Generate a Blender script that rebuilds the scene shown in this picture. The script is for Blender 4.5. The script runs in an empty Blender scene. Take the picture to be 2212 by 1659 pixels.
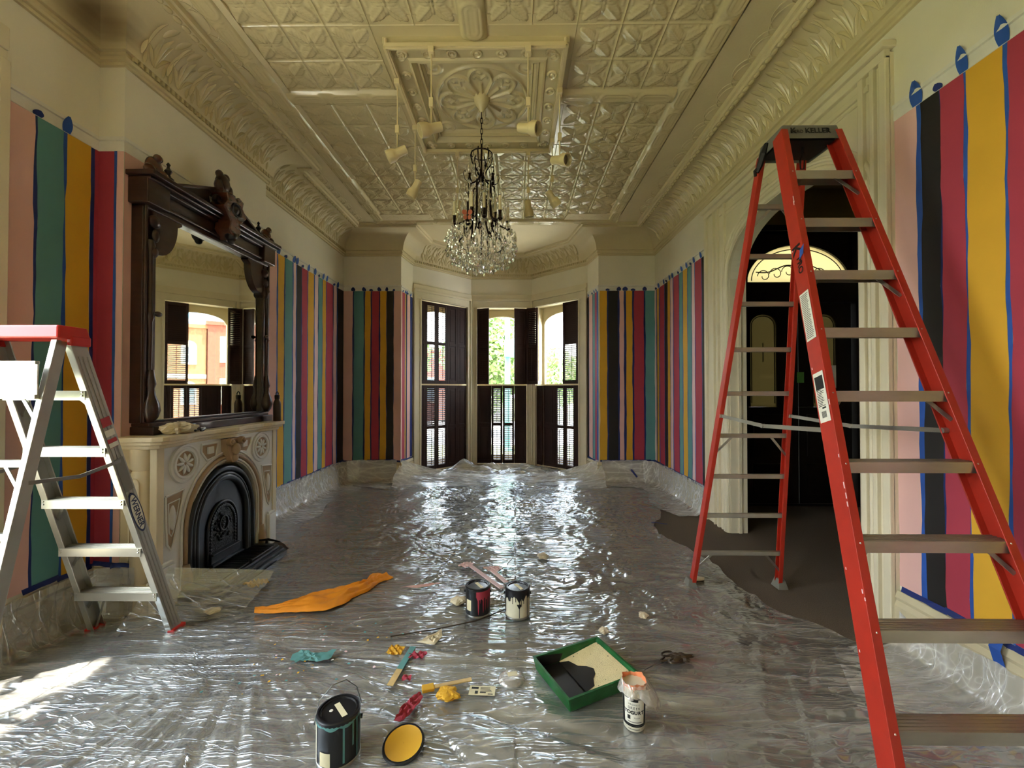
import bpy, math, random
import numpy as np
from mathutils import Vector, Matrix, Euler

# ------------------------------------------------------------------ camera, sky, sun, exposure
scene = bpy.context.scene
COL = scene.collection
random.seed(7)
RNG = np.random.default_rng(11)
PI = math.pi

cam_d = bpy.data.cameras.new('camera')
cam_d.sensor_width = 36.0
cam_d.lens = 900.0 / 2212.0 * 36.0
cam_d.clip_start = 0.05
cam_d.clip_end = 400
cam = bpy.data.objects.new('camera', cam_d)
cam.location = (0, 0, 1.534)
cam.rotation_euler = (math.radians(90.732), 0, math.radians(0.446))
COL.objects.link(cam)
scene.camera = cam

world = bpy.data.worlds.new('sky')
scene.world = world
world.use_nodes = True
wn = world.node_tree
wn.nodes.clear()
w_out = wn.nodes.new('ShaderNodeOutputWorld')
w_bg = wn.nodes.new('ShaderNodeBackground')
w_tc = wn.nodes.new('ShaderNodeTexCoord')
w_sep = wn.nodes.new('ShaderNodeSeparateXYZ')
w_rmp = wn.nodes.new('ShaderNodeValToRGB')
w_rmp.color_ramp.elements[0].position = 0.0
w_rmp.color_ramp.elements[0].color = (0.93, 0.96, 1.0, 1)
w_rmp.color_ramp.elements[1].position = 0.8
w_rmp.color_ramp.elements[1].color = (0.74, 0.86, 1.0, 1)
wn.links.new(w_tc.outputs['Generated'], w_sep.inputs[0])
wn.links.new(w_sep.outputs['Z'], w_rmp.inputs[0])
wn.links.new(w_rmp.outputs[0], w_bg.inputs[0])
wn.links.new(w_bg.outputs[0], w_out.inputs[0])
w_bg.inputs[1].default_value = 4.2

sun_d = bpy.data.lights.new('sun', 'SUN')
sun_d.energy = 12.0
sun_d.angle = 0.009
sun_d.color = (1.0, 0.93, 0.8)
sun = bpy.data.objects.new('sun', sun_d)
sun.rotation_euler = Vector((0.27, 0.13, -0.955)).to_track_quat('-Z', 'Y').to_euler()
COL.objects.link(sun)

vs = scene.view_settings
vs.view_transform = 'Standard'
vs.look = 'None'
vs.exposure = 2.18
vs.gamma = 1.0
vs.use_curve_mapping = False
cy = scene.cycles
cy.max_bounces = 6
cy.diffuse_bounces = 4
cy.glossy_bounces = 3
cy.transmission_bounces = 4
cy.transparent_max_bounces = 10
cy.use_adaptive_sampling = True
cy.adaptive_threshold = 0.04
cy.caustics_reflective = False
cy.caustics_refractive = False
cy.sample_clamp_indirect = 6.0
cy.use_denoising = True
cy.use_light_tree = False

# ------------------------------------------------------------------ helpers
def lin(c):
    c = c / 255.0
    return c / 12.92 if c <= 0.04045 else ((c + 0.055) / 1.055) ** 2.4
def rgb(r, g, b): return (lin(r), lin(g), lin(b), 1.0)

MATS = {}
def pm(name, col, rough=0.5, metal=0.0, spec=0.5, var=0.0, vscale=8.0, bump=0.0, bscale=40.0, coat=0.0,
       trans=0.0, ior=1.45, stretch=None, col2=None, thr=None):
    """procedural principled material; var = tone mottling, col2/thr = irregular patches of a second colour"""
    m = bpy.data.materials.new(name); m.use_nodes = True
    nt = m.node_tree; b = nt.nodes['Principled BSDF']
    c = rgb(*col)
    b.inputs['Base Color'].default_value = c
    b.inputs['Roughness'].default_value = rough
    b.inputs['Metallic'].default_value = metal
    b.inputs['Specular IOR Level'].default_value = spec
    b.inputs['Coat Weight'].default_value = coat
    b.inputs['Transmission Weight'].default_value = trans
    b.inputs['IOR'].default_value = ior
    if var or bump or col2:
        tc = nt.nodes.new('ShaderNodeTexCoord'); mp = nt.nodes.new('ShaderNodeMapping')
        nt.links.new(tc.outputs['Object'], mp.inputs[0])
        if stretch: mp.inputs['Scale'].default_value = stretch
    if var:
        n = nt.nodes.new('ShaderNodeTexNoise'); n.inputs['Scale'].default_value = vscale; n.inputs['Detail'].default_value = 4
        nt.links.new(mp.outputs[0], n.inputs['Vector'])
        r = nt.nodes.new('ShaderNodeValToRGB')
        r.color_ramp.elements[0].position = 0.3; r.color_ramp.elements[1].position = 0.7
        r.color_ramp.elements[0].color = (c[0]*(1-var), c[1]*(1-var), c[2]*(1-var), 1)
        r.color_ramp.elements[1].color = (min(1, c[0]*(1+var)), min(1, c[1]*(1+var)), min(1, c[2]*(1+var)), 1)
        nt.links.new(n.outputs[0], r.inputs[0]); nt.links.new(r.outputs[0], b.inputs['Base Color'])
        last = r.outputs[0]
    if col2:
        n2 = nt.nodes.new('ShaderNodeTexNoise'); n2.inputs['Scale'].default_value = vscale; n2.inputs['Detail'].default_value = 5
        nt.links.new(mp.outputs[0], n2.inputs['Vector'])
        r2 = nt.nodes.new('ShaderNodeValToRGB')
        r2.color_ramp.elements[0].position = thr; r2.color_ramp.elements[1].position = thr + 0.03
        mx = nt.nodes.new('ShaderNodeMix'); mx.data_type = 'RGBA'
        nt.links.new(n2.outputs[0], r2.inputs[0]); nt.links.new(r2.outputs[0], mx.inputs['Factor'])
        if var: nt.links.new(last, mx.inputs['A'])
        else: mx.inputs['A'].default_value = c
        mx.inputs['B'].default_value = rgb(*col2)
        nt.links.new(mx.outputs['Result'], b.inputs['Base Color'])
    if bump:
        n = nt.nodes.new('ShaderNodeTexNoise'); n.inputs['Scale'].default_value = bscale; n.inputs['Detail'].default_value = 3
        nt.links.new(mp.outputs[0], n.inputs['Vector'])
        bp = nt.nodes.new('ShaderNodeBump'); bp.inputs['Strength'].default_value = bump; bp.inputs['Distance'].default_value = 0.01
        nt.links.new(n.outputs[0], bp.inputs['Height']); nt.links.new(bp.outputs[0], b.inputs['Normal'])
    MATS[name] = m
    return m

def film(name, tint, gloss_col, rough, diff, diff_col, f0=0.1, bump=0.0, haze=0.12, translucent=False):
    """thin clear film: see-through, fresnel sheen, a little milky scatter"""
    m = bpy.data.materials.new(name); m.use_nodes = True
    nt = m.node_tree; nt.nodes.clear()
    o = nt.nodes.new('ShaderNodeOutputMaterial')
    tr = nt.nodes.new('ShaderNodeBsdfTransparent'); tr.inputs[0].default_value = (*tint, 1)
    gl = nt.nodes.new('ShaderNodeBsdfGlossy'); gl.inputs['Color'].default_value = (*gloss_col, 1); gl.inputs['Roughness'].default_value = rough
    df = nt.nodes.new('ShaderNodeBsdfTranslucent' if translucent else 'ShaderNodeBsdfDiffuse'); df.inputs[0].default_value = (*diff_col, 1)
    fr = nt.nodes.new('ShaderNodeLayerWeight'); fr.inputs['Blend'].default_value = 0.5
    pw = nt.nodes.new('ShaderNodeMath'); pw.operation = 'POWER'; pw.inputs[1].default_value = 4.0
    ma = nt.nodes.new('ShaderNodeMath'); ma.operation = 'MULTIPLY_ADD'; ma.inputs[1].default_value = 1 - f0; ma.inputs[2].default_value = f0
    nt.links.new(fr.outputs['Facing'], pw.inputs[0]); nt.links.new(pw.outputs[0], ma.inputs[0])
    m1 = nt.nodes.new('ShaderNodeMixShader'); m2 = nt.nodes.new('ShaderNodeMixShader')
    m1.inputs[0].default_value = diff
    nt.links.new(tr.outputs[0], m1.inputs[1]); nt.links.new(df.outputs[0], m1.inputs[2])
    nt.links.new(ma.outputs[0], m2.inputs[0]); nt.links.new(m1.outputs[0], m2.inputs[1]); nt.links.new(gl.outputs[0], m2.inputs[2])
    nt.links.new(m2.outputs[0], o.inputs[0])
    if bump:
        tc = nt.nodes.new('ShaderNodeTexCoord')
        def layer(rz, sc, scale, power, dist, amp):
            mp = nt.nodes.new('ShaderNodeMapping'); mp.inputs['Scale'].default_value = sc; mp.inputs['Rotation'].default_value = (0, 0, rz)
            n = nt.nodes.new('ShaderNodeTexNoise'); n.inputs['Scale'].default_value = scale; n.inputs['Detail'].default_value = 0.0; n.inputs['Distortion'].default_value = dist
            nt.links.new(tc.outputs['Object'], mp.inputs[0]); nt.links.new(mp.outputs[0], n.inputs['Vector'])
            a = nt.nodes.new('ShaderNodeMath'); a.operation = 'SUBTRACT'; a.inputs[1].default_value = 0.5; nt.links.new(n.outputs[0], a.inputs[0])
            b = nt.nodes.new('ShaderNodeMath'); b.operation = 'ABSOLUTE'; nt.links.new(a.outputs[0], b.inputs[0])
            c = nt.nodes.new('ShaderNodeMath'); c.operation = 'MULTIPLY_ADD'; c.inputs[1].default_value = -2.0; c.inputs[2].default_value = 1.0; nt.links.new(b.outputs[0], c.inputs[0])
            d = nt.nodes.new('ShaderNodeMath'); d.operation = 'POWER'; d.inputs[1].default_value = power; nt.links.new(c.outputs[0], d.inputs[0])
            e = nt.nodes.new('ShaderNodeMath'); e.operation = 'MULTIPLY'; e.inputs[1].default_value = amp; nt.links.new(d.outputs[0], e.inputs[0])
            return e.outputs[0]
        ls = [layer(.5, (.7, 5, 3), 1.6, 26, .3, 1.0), layer(-.45, (.7, 6, 3), 1.4, 30, .3, 1.0), layer(1.35, (.8, 5, 3), 1.8, 26, .35, .8), layer(.12, (.5, 8, 3), 1.6, 26, .25, .8), layer(-1.1, (2, 6, 4), 3.2, 14, .6, .5)]
        acc = ls[0]
        for l in ls[1:]:
            ad = nt.nodes.new('ShaderNodeMath'); nt.links.new(acc, ad.inputs[0]); nt.links.new(l, ad.inputs[1]); acc = ad.outputs[0]
        bp = nt.nodes.new('ShaderNodeBump'); bp.inputs['Strength'].default_value = 1.0; bp.inputs['Distance'].default_value = bump
        nt.links.new(acc, bp.inputs['Height'])
        for x in (gl, fr): nt.links.new(bp.outputs[0], x.inputs['Normal'])
        mm = nt.nodes.new('ShaderNodeMath'); mm.operation = 'MULTIPLY_ADD'; mm.inputs[1].default_value = haze; mm.inputs[2].default_value = diff; mm.use_clamp = True
        nt.links.new(acc, mm.inputs[0]); nt.links.new(mm.outputs[0], m1.inputs[0])
    MATS[name] = m
    return m

class MB:
    def __init__(self): self.v = []; self.f = []
    def add(self, vs_, fs_):
        o = len(self.v); self.v.extend([tuple(map(float, p)) for p in vs_]); self.f.extend([tuple(i + o for i in f) for f in fs_]); return self
    def bx(self, x0, x1, y0, y1, z0, z1, M=None):
        p = [(x, y, z) for z in (z0, z1) for y in (y0, y1) for x in (x0, x1)]
        if M is not None: p = [M @ Vector(q) for q in p]
        return self.add(p, [(0, 2, 3, 1), (4, 5, 7, 6), (0, 1, 5, 4), (2, 6, 7, 3), (0, 4, 6, 2), (1, 3, 7, 5)])
    def bar(self, p0, p1, w, h, upv=(0, 0, 1)):
        """box beam from p0 to p1; w across (side), h along up"""
        p0 = Vector(p0); p1 = Vector(p1); d = (p1 - p0).normalized(); s = d.cross(Vector(upv)).normalized(); u = s.cross(d)
        q = []
        for c in (p0, p1):
            for a, b in ((-1, -1), (1, -1), (1, 1), (-1, 1)): q.append(c + s * (a * w / 2) + u * (b * h / 2))
        return self.add(q, [(0, 3, 2, 1), (4, 5, 6, 7), (0, 1, 5, 4), (1, 2, 6, 5), (2, 3, 7, 6), (3, 0, 4, 7)])
    def tube(self, pts, r, n=8, caps=True):
        pts = [Vector(p) for p in pts]; m = len(pts)
        rs = r if isinstance(r, (list, tuple)) else [r] * m
        q = []; prev = None
        for i, p in enumerate(pts):
            d = (pts[min(i + 1, m - 1)] - pts[max(i - 1, 0)]).normalized()
            if prev is None:
                a = Vector((0, 0, 1)) if abs(d.z) < 0.9 else Vector((1, 0, 0))
                s = d.cross(a).normalized()
            else:
                s = (prev - d * prev.dot(d))
                s = s.normalized() if s.length > 1e-6 else d.orthogonal().normalized()
            prev = s; t = d.cross(s)
            for k in range(n):
                a = 2 * PI * k / n; q.append(p + (s * math.cos(a) + t * math.sin(a)) * rs[i])
        f = [(i*n+k, i*n+(k+1) % n, (i+1)*n+(k+1) % n, (i+1)*n+k) for i in range(m-1) for k in range(n)]
        if caps: f += [tuple(range(n-1, -1, -1)), tuple((m-1)*n+k for k in range(n))]
        return self.add(q, f)
    def cyl(self, p0, p1, r0, r1=None, n=14): return self.tube([p0, p1], [r0, r0 if r1 is None else r1], n)
    def lathe(self, prof, n=20, M=None, caps=True):
        q = [(r * math.cos(2*PI*k/n), r * math.sin(2*PI*k/n), z) for r, z in prof for k in range(n)]
        if M is not None: q = [M @ Vector(p) for p in q]
        m = len(prof)
        f = [(i*n+k, i*n+(k+1) % n, (i+1)*n+(k+1) % n, (i+1)*n+k) for i in range(m-1) for k in range(n)]
        if caps: f += [tuple(range(n-1, -1, -1)), tuple((m-1)*n+k for k in range(n))]
        return self.add(q, f)
    def prism(self, poly, w0, w1, fn):
        """poly (u,v) extruded w0..w1, fn(u,v,w)->xyz"""
        n = len(poly)
        q = [fn(u, v, w0) for u, v in poly] + [fn(u, v, w1) for u, v in poly]
        f = [tuple(range(n-1, -1, -1)), tuple(range(n, 2*n))] + [(i, (i+1) % n, n+(i+1) % n, n+i) for i in range(n)]
        return self.add(q, f)
    def grid(self, nu, nv, fn):
        q = [fn(i / nu, j / nv) for j in range(nv + 1) for i in range(nu + 1)]
        f = [(j*(nu+1)+i, j*(nu+1)+i+1, (j+1)*(nu+1)+i+1, (j+1)*(nu+1)+i) for j in range(nv) for i in range(nu)]
        return self.add(q, f)
    def ball(self, c, r, nu=12, nv=8, M=None):
        r = r if isinstance(r, (list, tuple)) else (r, r, r)
        q = [(0, 0, -r[2])]
        for j in range(1, nv):
            a = -PI/2 + PI * j / nv
            for i in range(nu): q.append((r[0]*math.cos(a)*math.cos(2*PI*i/nu), r[1]*math.cos(a)*math.sin(2*PI*i/nu), r[2]*math.sin(a)))
        q.append((0, 0, r[2]))
        q = [(M @ Vector(p) if M is not None else Vector(p)) + Vector(c) for p in q]
        f = [(0, 1+(i+1) % nu, 1+i) for i in range(nu)]
        f += [(1+(j-1)*nu+i, 1+(j-1)*nu+(i+1) % nu, 1+j*nu+(i+1) % nu, 1+j*nu+i) for j in range(1, nv-1) for i in range(nu)]
        L = len(q) - 1
        f += [(L, 1+(nv-2)*nu+i, 1+(nv-2)*nu+(i+1) % nu) for i in range(nu)]
        return self.add(q, f)
    def mesh(self, name, mat, smooth=None):
        me = bpy.data.meshes.new(name); me.from_pydata(self.v, [], self.f); me.validate()
        if mat is not None: me.materials.append(MATS[mat] if isinstance(mat, str) else mat)
        if smooth:
            me.shade_smooth(); me.set_sharp_from_angle(angle=math.radians(smooth))
        me.update(); return me
    def build(self, name, mat, parent=None, smooth=None, bevel=0.0):
        return link(name, self.mesh(name, mat, smooth), parent, bevel)

def link(name, me, parent=None, bevel=0.0, loc=None, rot=None, scale=None):
    o = bpy.data.objects.new(name, me); COL.objects.link(o)
    if parent is not None: o.parent = parent
    if loc is not None: o.location = loc
    if rot is not None: o.rotation_euler = rot
    if scale is not None: o.scale = scale
    if bevel:
        b = o.modifiers.new('bevel', 'BEVEL'); b.width = bevel; b.segments = 2; b.limit_method = 'ANGLE'; b.angle_limit = math.radians(40)
    return o
def np_mesh(name, V, F, mat, smooth=True):
    me = bpy.data.meshes.new(name)
    me.from_pydata(V.tolist() if hasattr(V, 'tolist') else V, [], F.tolist() if hasattr(F, 'tolist') else F)
    if mat: me.materials.append(MATS[mat])
    if smooth: me.shade_smooth()
    me.update(); return me
def tag(o, label=None, cat=None, group=None, kind=None):
    if label: o['label'] = label
    if cat: o['category'] = cat
    if group: o['group'] = group
    if kind: o['kind'] = kind
    return o
def root(name, loc=(0, 0, 0), rz=0.0, label=None, cat=None, group=None, kind=None):
    o = bpy.data.objects.new(name, None); COL.objects.link(o); o.location = loc; o.rotation_euler = (0, 0, rz)
    o.empty_display_size = 0.1
    return tag(o, label, cat, group, kind)
def copy_tree(o, parent=None):
    c = o.copy(); COL.objects.link(c)
    if parent is not None: c.parent = parent
    for ch in list(o.children): copy_tree(ch, c)
    return c
def text(name, s, size, mat, parent, M, align='CENTER', extrude=0.0004, space=1.0, bold=0.0):
    cu = bpy.data.curves.new(name, 'FONT'); cu.body = s; cu.size = size; cu.align_x = align; cu.align_y = 'CENTER'
    cu.extrude = extrude; cu.space_character = space; cu.offset = bold
    cu.materials.append(MATS[mat]); cu.resolution_u = 3
    tmp = bpy.data.objects.new(name, cu); COL.objects.link(tmp); bpy.context.view_layer.update()
    me = bpy.data.meshes.new_from_object(tmp.evaluated_get(bpy.context.evaluated_depsgraph_get())); me.name = name
    bpy.data.objects.remove(tmp); bpy.data.curves.remove(cu)
    o = bpy.data.objects.new(name, me); COL.objects.link(o); o.parent = parent; o.matrix_local = M
    return o
def frame_M(origin, xdir, ydir):
    x = Vector(xdir).normalized(); y = Vector(ydir); z = x.cross(y).normalized(); y = z.cross(x)
    m = Matrix.Identity(4)
    for i, a in enumerate((x, y, z)):
        m[0][i], m[1][i], m[2][i] = a
    m[0][3], m[1][3], m[2][3] = origin
    return m
def struct(name, mb, mat, smooth=None, bevel=0.0):
    o = mb.build(name, mat, None, smooth, bevel); o['kind'] = 'structure'; return o
def vnoise(x, y, seed=0):
    """piecewise linear triangle-lattice noise (gives flat facets and creases), numpy arrays"""
    r = np.random.default_rng(seed); T = r.random((257, 257)) * 2 - 1
    s = (x + y) * 0.36602540; xi = np.floor(x + s); yi = np.floor(y + s)
    fx = x + s - xi; fy = y + s - yi
    a = xi.astype(int) % 256; b = yi.astype(int) % 256
    h00 = T[a, b]; h11 = T[a+1, b+1]; h10 = T[a+1, b]; h01 = T[a, b+1]
    up = h00 + (h10 - h00) * fx + (h11 - h10) * fy
    dn = h00 + (h01 - h00) * fy + (h11 - h01) * fx
    return np.where(fx > fy, up, dn)
def snoise(x, y, seed=0):
    r = np.random.default_rng(seed); T = r.random((257, 257)) * 2 - 1
    xi = np.floor(x); yi = np.floor(y); fx = x - xi; fy = y - yi
    fx = fx*fx*(3-2*fx); fy = fy*fy*(3-2*fy)
    a = xi.astype(int) % 256; b = yi.astype(int) % 256
    return (T[a, b]*(1-fx)+T[a+1, b]*fx)*(1-fy)+(T[a, b+1]*(1-fx)+T[a+1, b+1]*fx)*fy

# ------------------------------------------------------------------ materials
pm('cream_wall', (226, 219, 198), 0.75, var=0.05, vscale=1.5, bump=0.08, bscale=120)
pm('ceiling_paint', (210, 194, 148), 0.2, spec=0.8, var=0.05, vscale=2.5)
pm('ceiling_flat', (212, 197, 156), 0.5, spec=0.4, var=0.05, vscale=2.0, bump=0.1, bscale=60)
pm('trim_paint', (222, 211, 182), 0.42, var=0.05, vscale=3)
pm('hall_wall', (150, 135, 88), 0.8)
pm('baseboard_paint', (198, 186, 152), 0.5, var=0.06, vscale=4)
pm('carpet', (108, 96, 84), 0.95, spec=0.1, var=0.22, vscale=160, bump=0.6, bscale=350)
pm('pink', (226, 180, 170), 0.7, var=0.04, vscale=3)
pm('pale_pink', (232, 198, 198), 0.7, var=0.04, vscale=3)
pm('teal', (94, 148, 146), 0.65, var=0.05, vscale=3)
pm('yellow', (218, 166, 46), 0.65, var=0.05, vscale=3)
pm('crimson', (172, 58, 76), 0.65, var=0.06, vscale=3)
pm('black_paint', (30, 26, 24), 0.6, var=0.1, vscale=3)
pm('blue_tape', (40, 84, 166), 0.6, var=0.15, vscale=9)
pm('navy_tape', (26, 44, 108), 0.6, var=0.15, vscale=9)
pm('white_band', (222, 218, 206), 0.7, var=0.06, vscale=7)
pm('dark_wood', (52, 28, 19), 0.3, var=0.25, vscale=5, stretch=(1, 1, 8), coat=0.3)
pm('shutter_wood', (48, 26, 20), 0.55, spec=0.3, var=0.2, vscale=4)
pm('walnut', (84, 46, 26), 0.25, var=0.3, vscale=9, coat=0.4, stretch=(1, 1, 4))
pm('black_wood', (20, 13, 10), 0.35, var=0.2, vscale=5)
pm('marble', (220, 218, 212), 0.35, var=0.05, vscale=3)
pm('marble_side', (224, 208, 174), 0.4, var=0.05, vscale=4)
pm('marble_tan', (166, 140, 110), 0.5, var=0.14, vscale=6)  # tan marble tone for recessed panels, roundel dishes, mouldings and key block
pm('iron', (16, 17, 18), 0.32, var=0.3, vscale=9, spec=0.55)
pm('iron_rough', (12, 12, 13), 0.45, bump=0.8, bscale=90)
pm('mirror_glass', (232, 230, 214), 0.015, metal=1.0)
pm('bronze', (42, 28, 20), 0.35, metal=0.7, var=0.3, vscale=30)
pm('candle', (228, 214, 176), 0.5)
pm('track_white', (222, 204, 156), 0.45)
pm('lamp_glass', (120, 112, 92), 0.15, spec=0.6)
pm('fiberglass', (170, 44, 28), 0.42, var=0.08, vscale=14, bump=0.05, bscale=300)
pm('ladder_alu', (176, 172, 160), 0.34, metal=0.85, var=0.12, vscale=5, stretch=(1, 1, 3))
pm('ladder_alu_bright', (188, 186, 176), 0.3, metal=0.8, var=0.1, vscale=5)
pm('ladder_grey', (110, 108, 98), 0.55, var=0.08, vscale=10)
pm('ladder_red', (196, 36, 30), 0.35, var=0.12, vscale=9)
pm('ladder_dark', (24, 22, 20), 0.5)
pm('label_white', (226, 222, 206), 0.5, var=0.05, vscale=40)
pm('print_black', (18, 17, 16), 0.5)
pm('print_blue', (34, 44, 84), 0.5)
pm('print_grey', (120, 118, 110), 0.5)
pm('print_red', (170, 30, 34), 0.5)
pm('can_black', (26, 26, 28), 0.35, var=0.15, vscale=12)
pm('can_white', (214, 208, 182), 0.4, var=0.06, vscale=9)
pm('can_metal', (170, 168, 160), 0.3, metal=0.9)
pm('can_lid', (70, 72, 76), 0.22, metal=0.6, var=0.2, vscale=12)
pm('wire', (150, 150, 146), 0.3, metal=0.9)
pm('paper_label', (222, 212, 176), 0.6, var=0.05, vscale=30)
pm('tray_green', (30, 92, 46), 0.3, var=0.3, vscale=14, col2=(150, 190, 130), thr=0.66)
pm('tray_black', (20, 19, 20), 0.3, var=0.2, vscale=20)
pm('tray_cream', (224, 206, 156), 0.45, var=0.06, vscale=12, bump=0.5, bscale=220)
pm('tub', (226, 220, 196), 0.4, var=0.04, vscale=12)
pm('peach_paint', (226, 140, 96), 0.35, var=0.15, vscale=20)
pm('orange_cloth', (236, 146, 28), 0.7, var=0.12, vscale=6, bump=0.3, bscale=300)
pm('rag', (222, 208, 176), 0.8, var=0.08, vscale=20)
pm('plaster_scrap', (206, 190, 160), 0.8, var=0.1, vscale=20)
pm('flask', (58, 44, 28), 0.4, var=0.1, vscale=10)
pm('butterfly', (170, 92, 64), 0.6, var=0.15, vscale=60)
pm('sash_paint', (224, 210, 172), 0.5)
pm('steel', (150, 146, 138), 0.3, metal=0.9)
pm('wood_stick', (206, 176, 120), 0.6, var=0.15, vscale=20)
pm('grass', (104, 110, 76), 0.9, var=0.3, vscale=2)
pm('pale_concrete', (196, 194, 188), 0.9, var=0.1, vscale=3)  # light concrete tone, kept pale so the ground bounces daylight into the bay
pm('leaf', (122, 150, 84), 0.6, var=0.35, vscale=1.2)
pm('bark', (74, 58, 44), 0.9, var=0.2, vscale=8)
pm('pole_green', (70, 132, 122), 0.5)
pm('stone_white', (214, 206, 190), 0.7)
pm('tower_glass', (90, 128, 170), 0.15, spec=0.8)
pm('house_glass', (70, 84, 96), 0.1, spec=0.8)
pm('red_brick', (104, 54, 42), 0.9, var=0.2, vscale=6)
pm('tan_brick', (118, 78, 54), 0.9, var=0.2, vscale=6)
film('plastic_sheet', (0.93, 0.93, 0.93), (0.88, 0.94, 1.0), 0.15, 0.13, (0.88, 0.86, 0.82), f0=0.23, bump=0.0032, haze=0.13)
film('plastic_milky', (0.9, 0.9, 0.88), (0.9, 0.93, 1.0), 0.16, 0.30, (0.92, 0.9, 0.85), f0=0.12, bump=0.003, haze=0.2)
film('window_glass', (0.97, 0.98, 0.97), (1, 1, 1), 0.02, 0.0, (1, 1, 1), f0=0.05)
film('bag_film', (0.92, 0.9, 0.86), (1, 1, 1), 0.15, 0.25, (0.92, 0.84, 0.76), f0=0.1, bump=0.002)
film('etched_glass', (0.3, 0.27, 0.18), (1, 1, 1), 0.3, 0.7, (0.42, 0.37, 0.24), f0=0.05, translucent=True)
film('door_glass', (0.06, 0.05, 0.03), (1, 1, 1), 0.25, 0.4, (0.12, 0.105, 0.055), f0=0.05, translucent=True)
pm('green_note', (96, 150, 70), 0.7)
def crystal_mat():
    m = bpy.data.materials.new('crystal'); m.use_nodes = True
    nt = m.node_tree; nt.nodes.clear()
    o = nt.nodes.new('ShaderNodeOutputMaterial'); g = nt.nodes.new('ShaderNodeBsdfGlass'); g.inputs['IOR'].default_value = 1.6
    g.inputs['Roughness'].default_value = 0.0; g.inputs['Color'].default_value = (0.97, 0.97, 0.93, 1)
    s = nt.nodes.new('ShaderNodeBsdfGlossy'); s.inputs['Roughness'].default_value = 0.08; s.inputs['Color'].default_value = (0.95, 0.95, 0.92, 1)
    t = nt.nodes.new('ShaderNodeBsdfTransparent'); t.inputs[0].default_value = (.95, .95, .93, 1)
    x = nt.nodes.new('ShaderNodeMixShader'); x.inputs[0].default_value = 0.4
    y = nt.nodes.new('ShaderNodeMixShader'); y.inputs[0].default_value = 0.22
    nt.links.new(g.outputs[0], x.inputs[1]); nt.links.new(s.outputs[0], x.inputs[2])
    nt.links.new(x.outputs[0], y.inputs[1]); nt.links.new(t.outputs[0], y.inputs[2])
    nt.links.new(y.outputs[0], o.inputs[0]); MATS['crystal'] = m
crystal_mat()
def cornice_mat():
    """cornice paint with one soft dark brown patch in the corner by the chimney breast"""
    m = MATS['ceiling_flat'].copy(); m.name = 'cornice_paint'; nt = m.node_tree; b = nt.nodes['Principled BSDF']
    src = b.inputs['Base Color'].links[0].from_socket
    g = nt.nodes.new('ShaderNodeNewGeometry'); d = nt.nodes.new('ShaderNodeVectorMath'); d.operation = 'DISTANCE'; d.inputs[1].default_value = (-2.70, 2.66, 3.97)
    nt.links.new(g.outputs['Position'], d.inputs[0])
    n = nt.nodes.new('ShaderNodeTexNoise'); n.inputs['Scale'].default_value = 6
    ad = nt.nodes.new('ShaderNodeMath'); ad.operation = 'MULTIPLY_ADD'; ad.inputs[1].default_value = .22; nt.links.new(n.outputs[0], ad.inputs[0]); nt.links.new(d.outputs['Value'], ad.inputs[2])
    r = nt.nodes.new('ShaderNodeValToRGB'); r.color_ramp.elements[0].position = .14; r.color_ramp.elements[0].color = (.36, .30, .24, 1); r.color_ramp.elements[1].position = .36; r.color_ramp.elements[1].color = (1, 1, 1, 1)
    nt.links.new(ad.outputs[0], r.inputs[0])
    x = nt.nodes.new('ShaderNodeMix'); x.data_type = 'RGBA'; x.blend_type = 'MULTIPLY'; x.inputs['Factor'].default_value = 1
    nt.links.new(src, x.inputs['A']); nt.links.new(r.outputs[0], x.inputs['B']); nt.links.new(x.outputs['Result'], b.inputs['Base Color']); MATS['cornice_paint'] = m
cornice_mat()
# ------------------------------------------------------------------ room shell
XL, XB, XR, YE, ZC = -2.86, -2.685, 2.315, 6.9, 4.17
YB0, YB1 = 2.82, 4.44                       # chimney breast
HY = 5.53
Z0, Z1 = 0.355, 3.18                        # painted stripes bottom / top
BAY = [(-1.9, 6.9), (-1.83, 7.42), (-0.887, 8.38), (0.336, 8.38), (1.29, 7.42), (1.38, 6.9)]
DY0, DY1 = 2.78, 4.487                      # doorway in the side wall
WH = 3.17                                   # bay window head
def sweep(mb, path, prof, closed=False):
    """profile (n, z) swept along a floor path with mitred corners; n measured to the right of travel"""
    P = [Vector((p[0], p[1])) for p in path]; n = len(P); m = len(prof); q = []
    for i in range(n):
        d0 = (P[i] - P[i-1]).normalized() if (i > 0 or closed) else None
        d1 = (P[(i+1) % n] - P[i]).normalized() if (i < n-1 or closed) else None
        d0 = d0 or d1; d1 = d1 or d0
        n0 = Vector((d0.y, -d0.x)); n1 = Vector((d1.y, -d1.x)); mt = (n0 + n1) / (1 + n0.dot(n1))
        for a, z in prof: q.append((P[i].x + mt.x*a, P[i].y + mt.y*a, z))
    k = n if closed else n - 1
    f = [(i*m+j, i*m+j+1, ((i+1) % n)*m+j+1, ((i+1) % n)*m+j) for i in range(k) for j in range(m-1)]
    return mb.add(q, f)

mb = MB(); mb.bx(XL-.3, 2.5, -2.9, 8.75, -0.3, 0.0); mb.bx(2.5, 5.5, .4, HY+.2, -.3, 0)
floor = struct('floor', mb, 'carpet')
mb = MB(); mb.bx(-3.3, 2.5, -3.2, 9.0, 4.2, 4.4)
ceiling = struct('ceiling', mb, 'ceiling_flat')

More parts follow.
